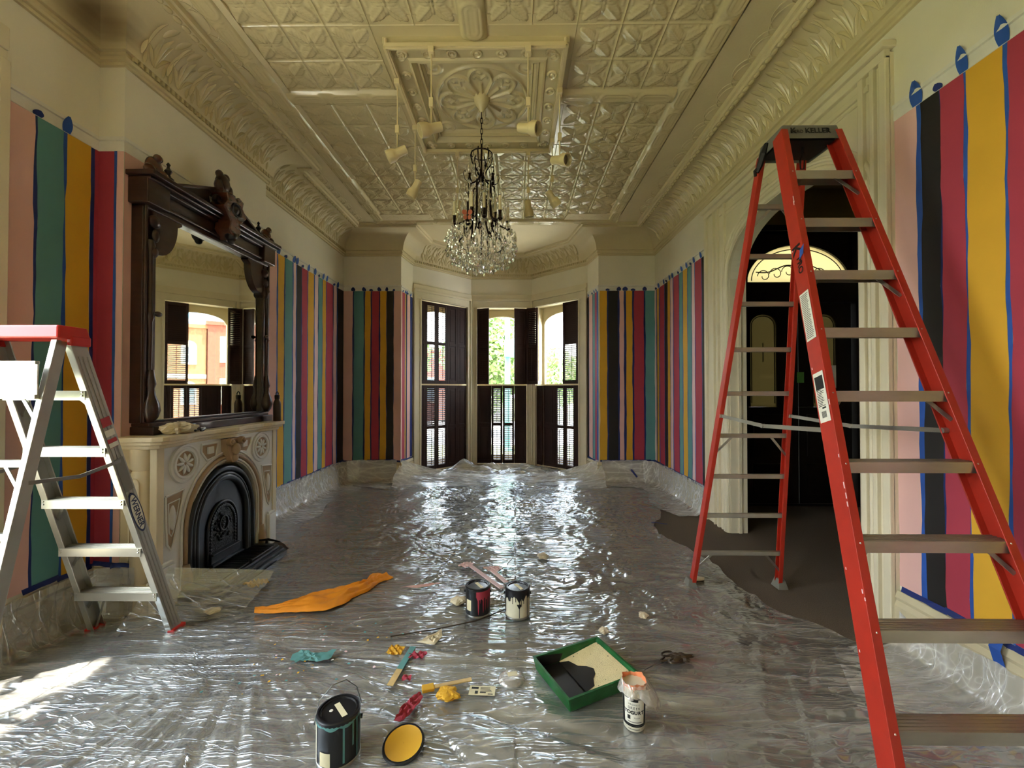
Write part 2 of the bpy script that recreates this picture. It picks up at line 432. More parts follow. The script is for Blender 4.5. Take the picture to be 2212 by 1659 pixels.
WIN = [(0.68, 2.08), (-1.65, -0.25)]         # tall windows in the wall with the fireplace, beside the camera, and one added unseen behind it for light
mb = MB(); T = 0.3
ys = [-2.9, WIN[1][0], WIN[1][1], WIN[0][0], WIN[0][1], 7.2]
for i in range(5):
    if i in (1, 3):
        mb.bx(XL-T, XL, ys[i], ys[i+1], 0, 0.45); mb.bx(XL-T, XL, ys[i], ys[i+1], 3.2, 4.2)
    else: mb.bx(XL-T, XL, ys[i], ys[i+1], 0, 4.2)
mb.bx(XL, XB, YB0, YB1, 0, 4.2)
wall_left = struct('wall_left', mb, 'cream_wall')

def arch(y, z0=2.72, b=0.51):
    t = abs((y - (DY0+DY1)/2) / ((DY1-DY0)/2)); return z0 + b * max(0.0, 1 - t**2.3) ** (1/2.3)
ARC = [(DY0 + (DY1-DY0)*(0.5 - 0.5*math.cos(PI*i/32)), ) for i in range(33)]
ARC = [(y[0], arch(y[0])) for y in ARC]
mb = MB(); TR = 0.16
mb.bx(XR, XR+TR, -2.9, DY0, 0, 4.2); mb.bx(XR, XR+TR, DY1, 7.2, 0, 4.2)
mb.prism([(DY0, 4.2), (DY0, 2.72)] + ARC[1:-1] + [(DY1, 2.72), (DY1, 4.2)], XR, XR+TR, lambda u, v, w: (w, u, v))
wall_right = struct('wall_right', mb, 'cream_wall')

mb = MB()
mb.bx(XL-T, BAY[0][0], YE, YE+0.12, 0, 4.2); mb.bx(BAY[5][0], XR+TR, YE, YE+0.12, 0, 4.2)
def seg_box(mb, A, B, s0, s1, z0, z1, t0, t1):
    a = Vector((B[0]-A[0], B[1]-A[1])); L = a.length; a /= L; o = Vector((-a.y, a.x))
    p = []
    for z in (z0, z1):
        for s, t in ((s0, t0), (s1, t0), (s1, t1), (s0, t1)):
            q = Vector(A) + a*s + o*t; p.append((q.x, q.y, z))
    mb.add(p, [(0, 3, 2, 1), (4, 5, 6, 7), (0, 1, 5, 4), (1, 2, 6, 5), (2, 3, 7, 6), (3, 0, 4, 7)])
SEG = [(BAY[i], BAY[i+1]) for i in range(5)]
LEN = [math.dist(a, b) for a, b in SEG]
for i in (0, 4): seg_box(mb, *SEG[i], 0, LEN[i], 0, 4.2, 0, 0.2)
OPEN = {1: (0.165, 1.235), 2: (0.118, 1.118), 3: (0.118, 1.165)}
for i in (1, 2, 3):
    s0, s1 = OPEN[i]
    seg_box(mb, *SEG[i], -0.0, s0, 0, 4.2, 0, 0.26); seg_box(mb, *SEG[i], s1, LEN[i], 0, 4.2, 0, 0.26)
    seg_box(mb, *SEG[i], s0, s1, WH, 4.2, 0, 0.26)
for p in BAY[1:5]:  # hidden corner cylinders, added to block light leaks between the bay walls
    c = Vector((-0.27, 7.0)); d = (Vector(p) - c).normalized(); q = Vector(p) + d * 0.2
    mb.cyl((q.x, q.y, 0), (q.x, q.y, 4.2), 0.19, n=10)
wall_back = struct('wall_back', mb, 'cream_wall')

mb = MB()
mb.bx(XL-T, XR+TR, -2.9, -2.6, 0, 4.2)
struct('wall_front', mb, 'cream_wall')

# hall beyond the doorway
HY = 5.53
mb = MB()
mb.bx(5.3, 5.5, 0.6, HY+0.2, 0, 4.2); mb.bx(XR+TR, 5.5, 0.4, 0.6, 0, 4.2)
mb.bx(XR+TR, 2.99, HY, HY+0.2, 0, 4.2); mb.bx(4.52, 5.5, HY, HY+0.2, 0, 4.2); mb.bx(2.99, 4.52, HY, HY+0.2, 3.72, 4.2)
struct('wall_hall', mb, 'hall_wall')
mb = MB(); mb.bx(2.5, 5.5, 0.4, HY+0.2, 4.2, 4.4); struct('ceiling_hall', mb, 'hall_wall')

# ---- skirting boards
BP = [(0.035, 0.0), (0.035, 0.24), (0.022, 0.27), (0.03, 0.29), (0.016, 0.325), (0.0, 0.33)]
mb = MB(); sweep(mb, [(XL, 2.29), (XL, YB0), (XB, YB0), (XB, 2.9)], BP); sweep(mb, [(XB, 4.2), (XB, YB1), (XL, YB1), (XL, YE)], BP)
struct('baseboard_left', mb, 'baseboard_paint')
mb = MB(); sweep(mb, [(XL, YE), BAY[0], BAY[1]], BP); sweep(mb, [BAY[4], BAY[5], (XR, YE)], BP); struct('baseboard_back', mb, 'baseboard_paint')
mb = MB(); sweep(mb, [(XR, YE), (XR, 5.0)], BP); sweep(mb, [(XR, 2.54), (XR, -2.6)], BP); struct('baseboard_right', mb, 'baseboard_paint')
# ---- picture rail (thin strip the tape ends on)
RP = [(0.0, 3.165), (0.006, 3.17), (0.006, 3.235), (0.016, 3.24), (0.016, 3.262), (0.0, 3.268)]
mb = MB(); sweep(mb, [(XL, 2.29), (XL, YB0), (XB, YB0), (XB, YB1), (XL, YB1), (XL, YE), BAY[0], BAY[1]], RP); struct('trim_1', mb, 'white_band')
mb = MB(); sweep(mb, [BAY[4], BAY[5], (XR, YE), (XR, 5.0)], RP); sweep(mb, [(XR, 2.54), (XR, -2.6)], RP); struct('trim_2', mb, 'white_band')
# ---- cornice: cove with beads, swept round breast and bay
ROOMPATH = [(XL, -2.6), (XL, YB0), (XB, YB0), (XB, YB1), (XL, YB1), (XL, YE)] + BAY + [(XR, YE), (XR, -2.6)]
CP = [(0.0, 3.75), (0.018, 3.752), (0.018, 3.775), (0.035, 3.78), (0.04, 3.80), (0.03, 3.815), (0.03, 3.835), (0.05, 3.84)]
CP += [(0.05 + 0.27*(1-math.cos(a)), 3.84 + 0.26*math.sin(a)) for a in [PI/2*i/8 for i in range(1, 9)]]
CP += [(0.33, 4.10), (0.335, 4.085), (0.36, 4.078), (0.385, 4.085), (0.39, 4.11), (0.41, 4.115), (0.415, 4.15), (0.70, 4.152), (0.70, 4.2)]
mb = MB(); sweep(mb, ROOMPATH, CP); cornice = struct('trim_3', mb, 'cornice_paint', smooth=35)

def leaf_mesh():
    """acanthus spray lying in the cove; local x along the wall, y out from it"""
    mb = MB(); W = 0.215
    def base(v, lift):
        a = PI/2 * v
        y = 0.05 + 0.27*(1-math.cos(a)); z = 3.84 + 0.26*math.sin(a)
        ny, nz = math.cos(a), -math.sin(a)
        return y + ny*lift, z + nz*lift
    def strip(pts, wid, h):
        n = len(pts) - 1
        def f(s, t):
            x, v = pts[min(int(round(t*n)), n)]
            k = (s - 0.5) * 2; taper = math.sin(PI*min(max(t, 0.06), 0.97))**0.6
            y, z = base(v, 0.002 + h*(1-k*k)*taper)
            return (x + k*wid*taper*0.5, y, z)
        mb.grid(4, n, f)
    strip([(0.0, 0.08 + 0.62*t/6) for t in range(7)], 0.045, 0.02)
    for sgn in (-1, 1):
        strip([(sgn*(0.01+0.03*(t/6)**1.3), 0.1 + 0.5*t/6) for t in range(7)], 0.034, 0.014)
        strip([(sgn*(0.015+0.075*(t/6)**1.2), 0.1 + 0.38*t/6 - 0.1*(t/6)**3) for t in range(7)], 0.034, 0.015)
        strip([(sgn*(W/2 - 0.012*math.cos(PI*t/6)), 0.3 + 0.55*t/6) for t in range(7)], 0.02, 0.014)
    for sg in (-.36, .36): strip([(sg*W, 0.04 + 0.2*t/4) for t in range(5)], 0.03, 0.014)
    for sg in (-.25, .25): strip([(sg*W, 0.62 + 0.3*t/4) for t in range(5)], 0.05, 0.012)
    strip([(W/2, 0.14 + 0.26*t/4) for t in range(5)], 0.035, 0.02)
    return mb.mesh('cornice_leaf', 'ceiling_paint', 50)
LEAF = leaf_mesh()
def dentil_mesh():
    mb = MB(); mb.bx(-0.011, 0.011, 0.0, 0.046, 3.806, 3.838); return mb.mesh('dentil', 'ceiling_paint')
def bead_unit():
    mb = MB(); mb.ball((0, 0.36, 4.076), (0.036, 0.022, 0.012), 8, 6); return mb.mesh('bead', 'ceiling_paint', 60)
BEAD = bead_unit()
def run_units(A, B, pitch, me, name, parent, inset0=0.0, inset1=0.0):
    A = Vector(A); B = Vector(B); d = (B-A); L = d.length; d /= L; k = int((L - inset0 - inset1) / pitch)
    off = (L - inset0 - inset1 - k*pitch)/2 + inset0
    ang = math.atan2(d.y, d.x) + PI      # local y points to the right of travel
    for i in range(k):
        p = A + d*(off + pitch*(i+0.5))
        link(name, me, parent, loc=(p.x, p.y, 0), rot=(0, 0, ang))
run_units((XL, 1.5), (XL, YB0), 0.215, LEAF, 'cornice_leaf', cornice, 0, 0.3)
run_units((XB, YB0), (XB, YB1), 0.215, LEAF, 'cornice_leaf', cornice)
run_units((XL, YB1), (XL, YE), 0.215, LEAF, 'cornice_leaf', cornice, 0, 0.3)
run_units((XR, YE), (XR, 1.3), 0.215, LEAF, 'cornice_leaf', cornice, 0.3)
for i in (1, 2, 3): run_units(*SEG[i], 0.215, LEAF, 'cornice_leaf', cornice, 0.05, 0.05)
for A, B, i0, i1 in (((XB, YB0), (XB, YB1), -0.3, 0.0), ((XL, YB1+.4), (XL, YE), 0, 0.36), ((XR, YE), (XR, 1.5), 0.36, 0)):
    run_units(A, B, 0.078, BEAD, 'bead', cornice, i0, i1)
mb = MB()
for A, B in (((XB, YB0), (XB, YB1)), ((XL, YB1), (XL, YE)), SEG[1], SEG[2], SEG[3]):
    A = Vector(A); d = Vector(B) - A; L = d.length; d /= L; n = Vector((d.y, -d.x))
    for i in range(int(L/0.045)):
        p = A + d*(0.03+0.045*i)
        pp = []
        for z in (3.806, 3.838):
            for a, b in ((-.011, 0), (.011, 0), (.011, .05), (-.011, .05)):
                q = p + d*a + n*b; pp.append((q.x, q.y, z))
        mb.add(pp, [(0, 3, 2, 1), (4, 5, 6, 7), (0, 1, 5, 4), (1, 2, 6, 5), (2, 3, 7, 6), (3, 0, 4, 7)])
o = mb.build('dentils', 'ceiling_paint', cornice); o['kind'] = 'stuff'

# ------------------------------------------------------------------ pressed tin ceiling
TS = 0.325
def sstep(a, b, x): t = np.clip((x-a)/(b-a), 0, 1); return t*t*(3-2*t)
def heightmesh(name, N, fn, size, mat='ceiling_paint', M=None):
    M = M or N
    u, v = np.meshgrid(np.linspace(-.5, .5, N+1), np.linspace(-.5, .5, M+1))
    h = fn(u, v)
    V = np.stack([u*size[0], v*size[1], -h], -1).reshape(-1, 3)
    i, j = np.meshgrid(np.arange(N), np.arange(M)); a = (j*(N+1)+i).ravel()
    F = np.stack([a, a+N+1, a+N+2, a+1], -1)
    return np_mesh(name, V, F, mat)
def tile_h(u, v):
    h = np.zeros_like(u); au, av = np.abs(u), np.abs(v)
    for sx in (-1, 1):
        for sy in (-1, 1):
            p = (u*sx + v*sy)/math.sqrt(2); q = (u*sx - v*sy)/math.sqrt(2)
            m = (p > 0.02) & (p < 0.56)
            w = 0.155*np.sin(PI*np.clip((p-0.02)/0.54, 0, 1))**0.75 + 1e-4
            k = np.clip(1-(q/w)**2, 0, 1)
            leaf = 0.0105*np.sqrt(k)*sstep(0.02, 0.12, p) + 0.006*np.exp(-(q/0.014)**2)*sstep(.03, .1, p)*(p < .5)
            leaf += 0.0045*np.exp(-((np.abs(q)-w*.93)/0.012)**2)*sstep(.05, .15, p)
            leaf += 0.0010*np.cos(70*(p-np.abs(q)))*(k > .12)
            h = np.maximum(h, np.where(m, leaf, 0))
    for p, q in ((u, v), (v, u)):
        a = np.abs(p); w = 0.032*np.sin(PI*np.clip((a-0.015)/0.22, 0, 1))+1e-4
        h = np.maximum(h, np.where((a > .015) & (a < .235), 0.012*np.sqrt(np.clip(1-(q/w)**2, 0, 1)), 0))
        for d in (-0.06, 0, 0.06):
            h = np.maximum(h, 0.006*np.exp(-((a-0.40)**2+(q-d)**2)/0.0005))
    r = np.hypot(u, v); h = np.maximum(h, 0.011*np.exp(-(r/0.03)**2))
    e = np.maximum(au, av); h = np.maximum(h, 0.007*sstep(0.485, 0.496, e))
    ring = np.abs(np.hypot(au-0.5, av) - 0.24); h = np.maximum(h, 0.0045*np.exp(-(ring/0.014)**2)*(e < .48))
    ring = np.abs(np.hypot(au, av-0.5) - 0.24); h = np.maximum(h, 0.0045*np.exp(-(ring/0.014)**2)*(e < .48))
    return h*1.3
TILE = heightmesh('ceiling_tile', 40, tile_h, (TS, TS))
cols = [-2.03 + TS*(i+.5) for i in range(5)] + [1.421 - TS*(i+.5) for i in range(5)]
rows = [3.80 + TS*(i+.5) for i in range(8)] + [3.62 - TS*(i+.5) for i in range(8)]
BX0, BX1, BY0, BY1 = -0.975, 0.385, 3.09, 4.46        # centre box
for y in rows:
    for x in cols:
        if BX0 < x < BX1 and BY0 < y < BY1: continue
        link('ceiling_tile', TILE, ceiling, loc=(x, y, ZC))
def oval_h(u, v):
    base = 0.034*np.sqrt(np.clip(1-(2*v)**2, 0, 1))
    a = np.maximum(np.abs(u)-0.24, 0); d = np.hypot(a*1.9, v*0.95)
    h = base + 0.012*np.exp(-((d-0.32)/0.04)**2) + 0.007*np.exp(-((d-0.17)/0.035)**2)
    for s in (-1, 1): h += 0.006*np.exp(-((np.abs(u)-.5)**2/.0009+(v-s*.18)**2/.004))
    return h
OV = heightmesh('border_moulding', 26, oval_h, (TS, 0.17), M=18)
OVX = heightmesh('border_moulding', 26, oval_h, (TS, 0.17), M=18)
def border(y0, y1, x, w=0.17):
    n = max(1, round(abs(y1-y0)/TS)); s = abs(y1-y0)/n/TS
    for i in range(n): link('border_moulding', OV, ceiling, loc=(x, min(y0, y1)+(i+.5)*TS*s, ZC-0.004), rot=(0, 0, PI/2), scale=(s, w/0.17, 1))
def borderx(x0, x1, y, w=0.17):
    n = max(1, round(abs(x1-x0)/TS)); s = abs(x1-x0)/n/TS
    for i in range(n): link('border_moulding', OVX, ceiling, loc=(min(x0, x1)+(i+.5)*TS*s, y, ZC-0.004), scale=(s, w/0.17, 1))
border(1.0, 6.40, 1.505); border(1.0, 6.40, -2.115)
borderx(-2.2, 1.59, 6.485)
borderx(-2.03, BX0, 3.71); borderx(BX1, 1.42, 3.71)
border(1.0, BY0, -0.305, 0.2); border(BY1, 6.40, -0.305, 0.2)
mb = MB()                                              # plain field between border and cornice
mb.bx(1.59, XR-.3, -2.6, 6.57, 4.152, 4.2); mb.bx(XL+.3, -2.2, -2.6, 6.57, 4.152, 4.2); mb.bx(XL+.3, XR-.3, 6.57, 6.62, 4.152, 4.2)
mb.bx(-2.2, 1.59, -2.6, 1.0, 4.16, 4.2); mb.bx(-1.6, 1.1, 6.6, 8.4, 4.15, 4.2)
mb.build('plain_border', 'ceiling_flat', ceiling)
def scroll_mesh():
    mb = MB()
    for ph in (0, 1):
        pts = []
        for i in range(9):
            a = PI*i/8; pts.append((-0.13*math.cos(a) + 0.06*ph - .03, 0.0 + (0.10 if ph == 0 else 0.07)*math.sin(a), 0.0))
        mb.tube(pts, 0.0055, 5, caps=False)
    return mb.mesh('scroll_ornament', 'ceiling_flat', 60)
SCR = scroll_mesh()
for i in range(18): link('scroll_ornament', SCR, ceiling, loc=(XR-0.42, 1.6+.26*i, 4.150), rot=(0, 0, PI/2))
for i in range(9): link('scroll_ornament', SCR, ceiling, loc=(XL+0.42, 4.9+.19*i*1.0, 4.150), rot=(0, 0, -PI/2))
for i in range(8): link('scroll_ornament', SCR, ceiling, loc=(XB+0.42, 2.4+.26*i, 4.150), rot=(0, 0, -PI/2))
# centre box: stepped frame round a rosette panel
CXB, CYB = (BX0+BX1)/2, (BY0+BY1)/2
mb = MB()
sq = [(BX0, BY0), (BX0, BY1), (BX1, BY1), (BX1, BY0)]
FP = [(-0.2, 4.166), (-0.02, 4.166), (-0.02, 4.12), (0.0, 4.10), (0.02, 4.10), (0.03, 4.115), (0.13, 4.125), (0.14, 4.11), (0.155, 4.105), (0.165, 4.13), (0.19, 4.15), (0.195, 4.14), (0.21, 4.14), (0.215, 4.165), (0.235, 4.18), (0.24, 4.17), (0.26, 4.19)]
sweep(mb, sq, FP, closed=True)
mb.build('medallion_frame', 'ceiling_paint', ceiling, smooth=30)
def ros_h(u, v):
    r = np.hypot(u, v)*0.88; th = np.arctan2(v, u); ph = np.abs(((th + PI/8) % (PI/4)) - PI/8)/(PI/8)
    h = 0.014*np.exp(-((r-0.405)/0.011)**2)*(np.maximum(abs(u), abs(v)) < .49)
    rb = 0.385 - 0.13*ph**2.2
    h = np.maximum(h, 0.018*np.exp(-((r-rb)/0.014)**2)*(r > .14))
    h = np.maximum(h, 0.016*np.exp(-(((1-ph)*r*0.39)/0.010)**2)*(r < .27))
    h = np.maximum(h, 0.014*np.exp(-((ph*r*0.39)/0.010)**2)*(r < .22))
    rb2 = 0.30 - 0.07*np.abs(ph-.35)*2
    h = np.maximum(h, 0.010*np.exp(-((r-rb2)/0.010)**2)*(ph < .6))
    h = np.maximum(h, 0.012*np.exp(-(((r-.33)/.018)**2 + (ph*r*.39/.018)**2)))
    for s, t in ((1, 1), (1, -1), (-1, 1), (-1, -1)):
        h = np.maximum(h, 0.014*np.exp(-(((u-s*.44)**2+(v-t*.44)**2)/0.0009)))
        h = np.maximum(h, 0.010*np.exp(-((np.abs(np.hypot(u-s*.44, v-t*.44)-.08))/.012)**2)*(np.hypot(u, v) > .47))
    return h*1.5 + 0.002
ROS = heightmesh('rosette_panel', 110, ros_h, (0.88, 0.88))
link('rosette_panel', ROS, ceiling, loc=(CXB, CYB, 4.185))
def rondel():
    mb = MB()
    mb.lathe([(0.002, -.012), (0.012, -.014), (0.018, -.004), (0.026, -.004), (0.032, -.013), (0.04, -.012), (0.046, 0)], 16, caps=False)
    return mb.mesh('rosette', 'ceiling_paint', 50)
ROND = rondel()
for s in np.linspace(-.5, .5, 7):
    for x, y in ((BX0+.08, CYB+s*1.15), (BX1-.08, CYB+s*1.15), (CXB+s*1.15, BY0+.08), (CXB+s*1.15, BY1-.08)):
        link('rosette', ROND, ceiling, loc=(x, y, 4.12))

# ------------------------------------------------------------------ painted stripes and masking tape
CM = {'p': 'pink', 'w': 'pale_pink', 't': 'teal', 'y': 'yellow', 'c': 'crimson', 'k': 'black_paint', 'm': 'navy_tape', 'b': 'blue_tape'}
def strip(wall, fn, u0, u1, z0, z1, mat, name, wob, off, seed, rowsn=26, cap=0.0):
    r = random.Random(seed)
    ph = [r.uniform(0, 6.28) for _ in range(8)]
    def w(side, z): return wob*(0.5*math.sin(z*5.1+ph[side])+0.35*math.sin(z*11.7+ph[side+2])+0.3*math.sin(z*23+ph[side+4]))
    mb = MB()
    def g(s, t):
        z = z0+(z1-z0)*t; a = u0 + w(0, z); b = u1 + w(1, z)
        zz = z + (r.uniform(-cap, cap) if t in (0.0, 1.0) else 0)
        return fn(a+(b-a)*s, zz, off)
    mb.grid(1, rowsn, g)
    return mb.build(name, mat, wall)
def wall_stripes(wall, fn, lst, z0, z1, wob, tape_w, seed, hi=0.07, tapecol='blue_tape'):
    for i, (a, b, c) in enumerate(lst):
        a, b = min(a, b), max(a, b)
        strip(wall, fn, a, b, z0, z1, CM[c], 'paint_stripe', wob, 0.003, seed+i)
    L = sorted([(min(a, b), max(a, b)) for a, b, c in lst])
    for i in range(len(L)-1):
        g0, g1 = L[i][1]-0.006, L[i+1][0]+0.006
        m = (g0+g1)/2; hw = max((g1-g0)/2, tape_w/2)
        top = z1 + (hi if (i*7+seed) % 3 else 0.02)
        strip(wall, fn, m-hw, m+hw, z0-0.005, z1, tapecol if (i+seed) % 3 else 'navy_tape', 'masking_tape', 0.002, 0.0022, seed+50+i, 8)
        # loose tab folded over the rail
        rr = random.Random(seed*3+i)
        k = rr.uniform(-.01, .01)
        mb = MB()
        mb.grid(4, 6, lambda s, t: fn(m-hw-.008+(2*hw+.016)*(.5+(s-.5)*(1.0+.5*math.sin(PI*t)-.75*t*t))+k*t, z1-.012+(top-z1+.012)*t, 0.0195+0.010*t*abs(s-.4)-.012*(1-t)))
        mb.build('masking_tape', tapecol if (i+seed) % 3 else 'navy_tape', wall)
fXp = lambda x: (lambda u, z, o: (x+o, u, z))
fXm = lambda x: (lambda u, z, o: (x-o, u, z))
fYm = lambda y: (lambda u, z, o: (u, y-o, z))
LN = [(2.29, 2.437, 'p'), (2.452, 2.598, 't'), (2.614, 2.762, 'y')]
wall_stripes(wall_left, fXp(XL), LN, Z0, Z1, 0.007, 0.024, 3, 0.09)
strip(wall_left, fXp(XL), 2.765, 2.80, Z0, Z1+.05, 'navy_tape', 'masking_tape', 0.003, .0022, 77, 10)
strip(wall_left, fXp(XL), 2.79, 2.82, Z0, Z1, 'crimson', 'paint_stripe', 0.003, .003, 78, 10)
strip(wall_left, fYm(YB0), XL, -2.742, Z0, Z1, 'crimson', 'paint_stripe', 0.005, .003, 79)
strip(wall_left, fYm(YB0), -2.748, -2.73, Z0, Z1+.06, 'blue_tape', 'masking_tape', 0.003, .0045, 80, 12)
strip(wall_left, fYm(YB0), -2.732, XB, Z0, Z1, 'pink', 'paint_stripe', 0.0, .003, 81)
strip(wall_left, fXp(XB), YB0, 2.98, Z0, Z1, 'pink', 'paint_stripe', 0.0, .003, 82)
strip(wall_left, fXp(XB), 4.2, YB1, Z0, Z1, 'pale_pink', 'paint_stripe', 0.0, .003, 83)
LF = [(4.45, 4.956, 'p'), (4.985, 5.116, 'y'), (5.137, 5.309, 't'), (5.331, 5.394, 'w'), (5.411, 5.529, 'k'), (5.547, 5.691, 'c'), (5.71, 5.875, 'y'), (5.903, 6.001, 'w'), (6.015, 6.131, 't'), (6.146, 6.252, 'y'), (6.268, 6.492, 'c'), (6.517, 6.628, 'w'), (6.663, 6.898, 'k')]
wall_stripes(wall_left, fXp(XL), LF, Z0, Z1, 0.008, 0.018, 20, 0.075)
EL = [(XL, -2.706, 'p'), (-2.683, -2.521, 't'), (-2.5, -2.405, 'y'), (-2.385, -2.266, 'c'), (-2.245, -2.142, 'y'), (-2.134, -2.022, 'k'), (-2.019, -1.9, 'p')]
wall_stripes(wall_back, fYm(YE), EL, Z0, Z1, 0.006, 0.012, 40, 0.05, 'navy_tape')
ER = [(1.40, 1.519, 'y'), (1.542, 1.699, 'k'), (1.726, 1.799, 'p'), (1.837, 1.937, 'y'), (1.966, 2.128, 'c'), (2.154, 2.307, 't')]
wall_stripes(wall_back, fYm(YE), ER, Z0, Z1, 0.006, 0.014, 60, 0.05, 'navy_tape')
def fseg(i):
    A, B = SEG[i]; a = Vector((B[0]-A[0], B[1]-A[1])).normalized(); n = Vector((a.y, -a.x))
    return lambda u, z, o: (A[0]+a.x*u+n.x*o, A[1]+a.y*u+n.y*o, z)
wall_stripes(wall_back, fseg(0), [(0.0, 0.05, 'p'), (0.055, 0.15, 'c'), (0.16, 0.2, 'y'), (0.21, 0.24, 'k'), (0.26, 0.39, 'p'), (0.40, 0.5, 'm')], Z0, Z1, 0.003, 0.01, 90, 0.04)
wall_stripes(wall_back, fseg(4), [(0.0, 0.07, 'k'), (0.08, 0.25, 'p'), (0.275, 0.36, 't'), (0.37, 0.45, 'c'), (0.46, 0.52, 'b')], Z0, Z1, 0.003, 0.01, 110, 0.04)
RF = [(6.895, 6.83, 'w'), (6.793, 6.706, 'y'), (6.669, 6.467, 'c'), (6.451, 6.348, 'k'), (6.329, 6.225, 'y'), (6.207, 6.116, 'w'), (6.089, 5.891, 'c'), (5.875, 5.767, 't'), (5.747, 5.606, 'y'), (5.591, 5.474, 't'), (5.46, 5.375, 'w'), (5.361, 5.175, 'c'), (5.163, 5.03, 'k')]
wall_stripes(wall_right, fXm(XR), RF, Z0, Z1, 0.007, 0.014, 130, 0.06)
RN = [(2.54, 2.402, 'p'), (2.375, 2.269, 'k'), (2.265, 2.148, 'c'), (2.135, 1.972, 'y'), (1.957, 1.784, 'c'), (1.769, 1.62, 't'), (1.6, 1.4, 'y'), (1.39, 1.2, 'k'), (1.19, 1.0, 'p'), (.98, .75, 'c'), (.73, .55, 'y'), (.53, .3, 't'), (.28, .05, 'k'), (.03, -.3, 'p')]
wall_stripes(wall_right, fXm(XR), RN, Z0, Z1, 0.007, 0.022, 160, 0.13)
# tape along the bottom edge of the paint
def bottom_tape(wall, fn, u0, u1, seed):
    r = random.Random(seed); u = u0; sg = 1 if u1 > u0 else -1
    while (u1-u)*sg > 0.02:
        L = min(r.uniform(0.15, 0.5), abs(u1-u)); a, b = u, u+sg*L; dz = r.uniform(-.012, .008); tilt = r.uniform(-.02, .012)
        mb = MB(); mb.grid(4, 1, lambda s, t: fn(a+(b-a)*s, Z0-0.018+dz+tilt*s+0.030*t, 0.006+0.012*(1-t)*abs(math.sin(5*s+seed))))
        mb.build('masking_tape', 'navy_tape', wall); u += sg*(L-.015)
bottom_tape(wall_left, fXp(XL), 2.4, 2.8, 1); bottom_tape(wall_left, fYm(YB0), XL, XB+.02, 2)
bottom_tape(wall_left, fXp(XL), 4.5, 6.9, 3); bottom_tape(wall_back, fYm(YE), XL, -1.9, 4); bottom_tape(wall_back, fYm(YE), 1.4, XR, 5)
bottom_tape(wall_right, fXm(XR), 6.9, 5.05, 6); bottom_tape(wall_right, fXm(XR), 2.52, -.3, 7)
bottom_tape(wall_back, fseg(0), 0.0, 0.55, 8); bottom_tape(wall_back, fseg(4), 0.0, 0.5, 9)
# ------------------------------------------------------------------ bay windows with louvred shutters
def louvre_leaf(parent, hx, hy, ang, w, z0, z1, kind='louvre', tilt=(25, 25), stile=0.042):
    """shutter leaf hinged at (hx,hy) in the window's frame, opening by ang"""
    mb = MB(); t = 0.028; zm = (z0+z1)/2
    mb.bx(0, stile, -t/2, t/2, z0, z1); mb.bx(w-stile, w, -t/2, t/2, z0, z1)
    for a, b in ((z0, z0+.07), (zm-.03, zm+.03), (z1-.06, z1)): mb.bx(stile, w-stile, -t/2, t/2, a, b)
    if kind == 'panel':
        for a, b in ((z0+.07, zm-.03), (zm+.03, z1-.06)):
            mb.bx(stile, w-stile, -t/5, t/5, a, b); mb.bx(stile+.025, w-stile-.025, -t/2.6, t/2.6, a+.03, b-.03)
    o = mb.build('shutter', 'shutter_wood', parent, bevel=0.003)
    o.location = (hx, hy, 0); o.rotation_euler = (0, 0, ang)
    if kind == 'louvre':
        mb = MB()
        for (a, b), tl in zip(((z0+.07, zm-.03), (zm+.03, z1-.06)), tilt):
            n = int((b-a)/0.036); c, s = math.cos(math.radians(tl)), math.sin(math.radians(tl))
            for i in range(n):
                z = a + (b-a)*(i+.5)/n; d = 0.021
                p = [(x, y*c-zz*s, z + y*s+zz*c) for zz in (-.003, .003) for y in (-d, d) for x in (stile, w-stile)]
                mb.add(p, [(0, 2, 3, 1), (4, 5, 7, 6), (0, 1, 5, 4), (2, 6, 7, 3)])
            mb.bx(w/2-.005, w/2+.005, -.034, -.026, a+.02, b-.02)
        lv = mb.build('louvre_slats', 'shutter_wood', o); lv['kind'] = 'stuff'
    return o
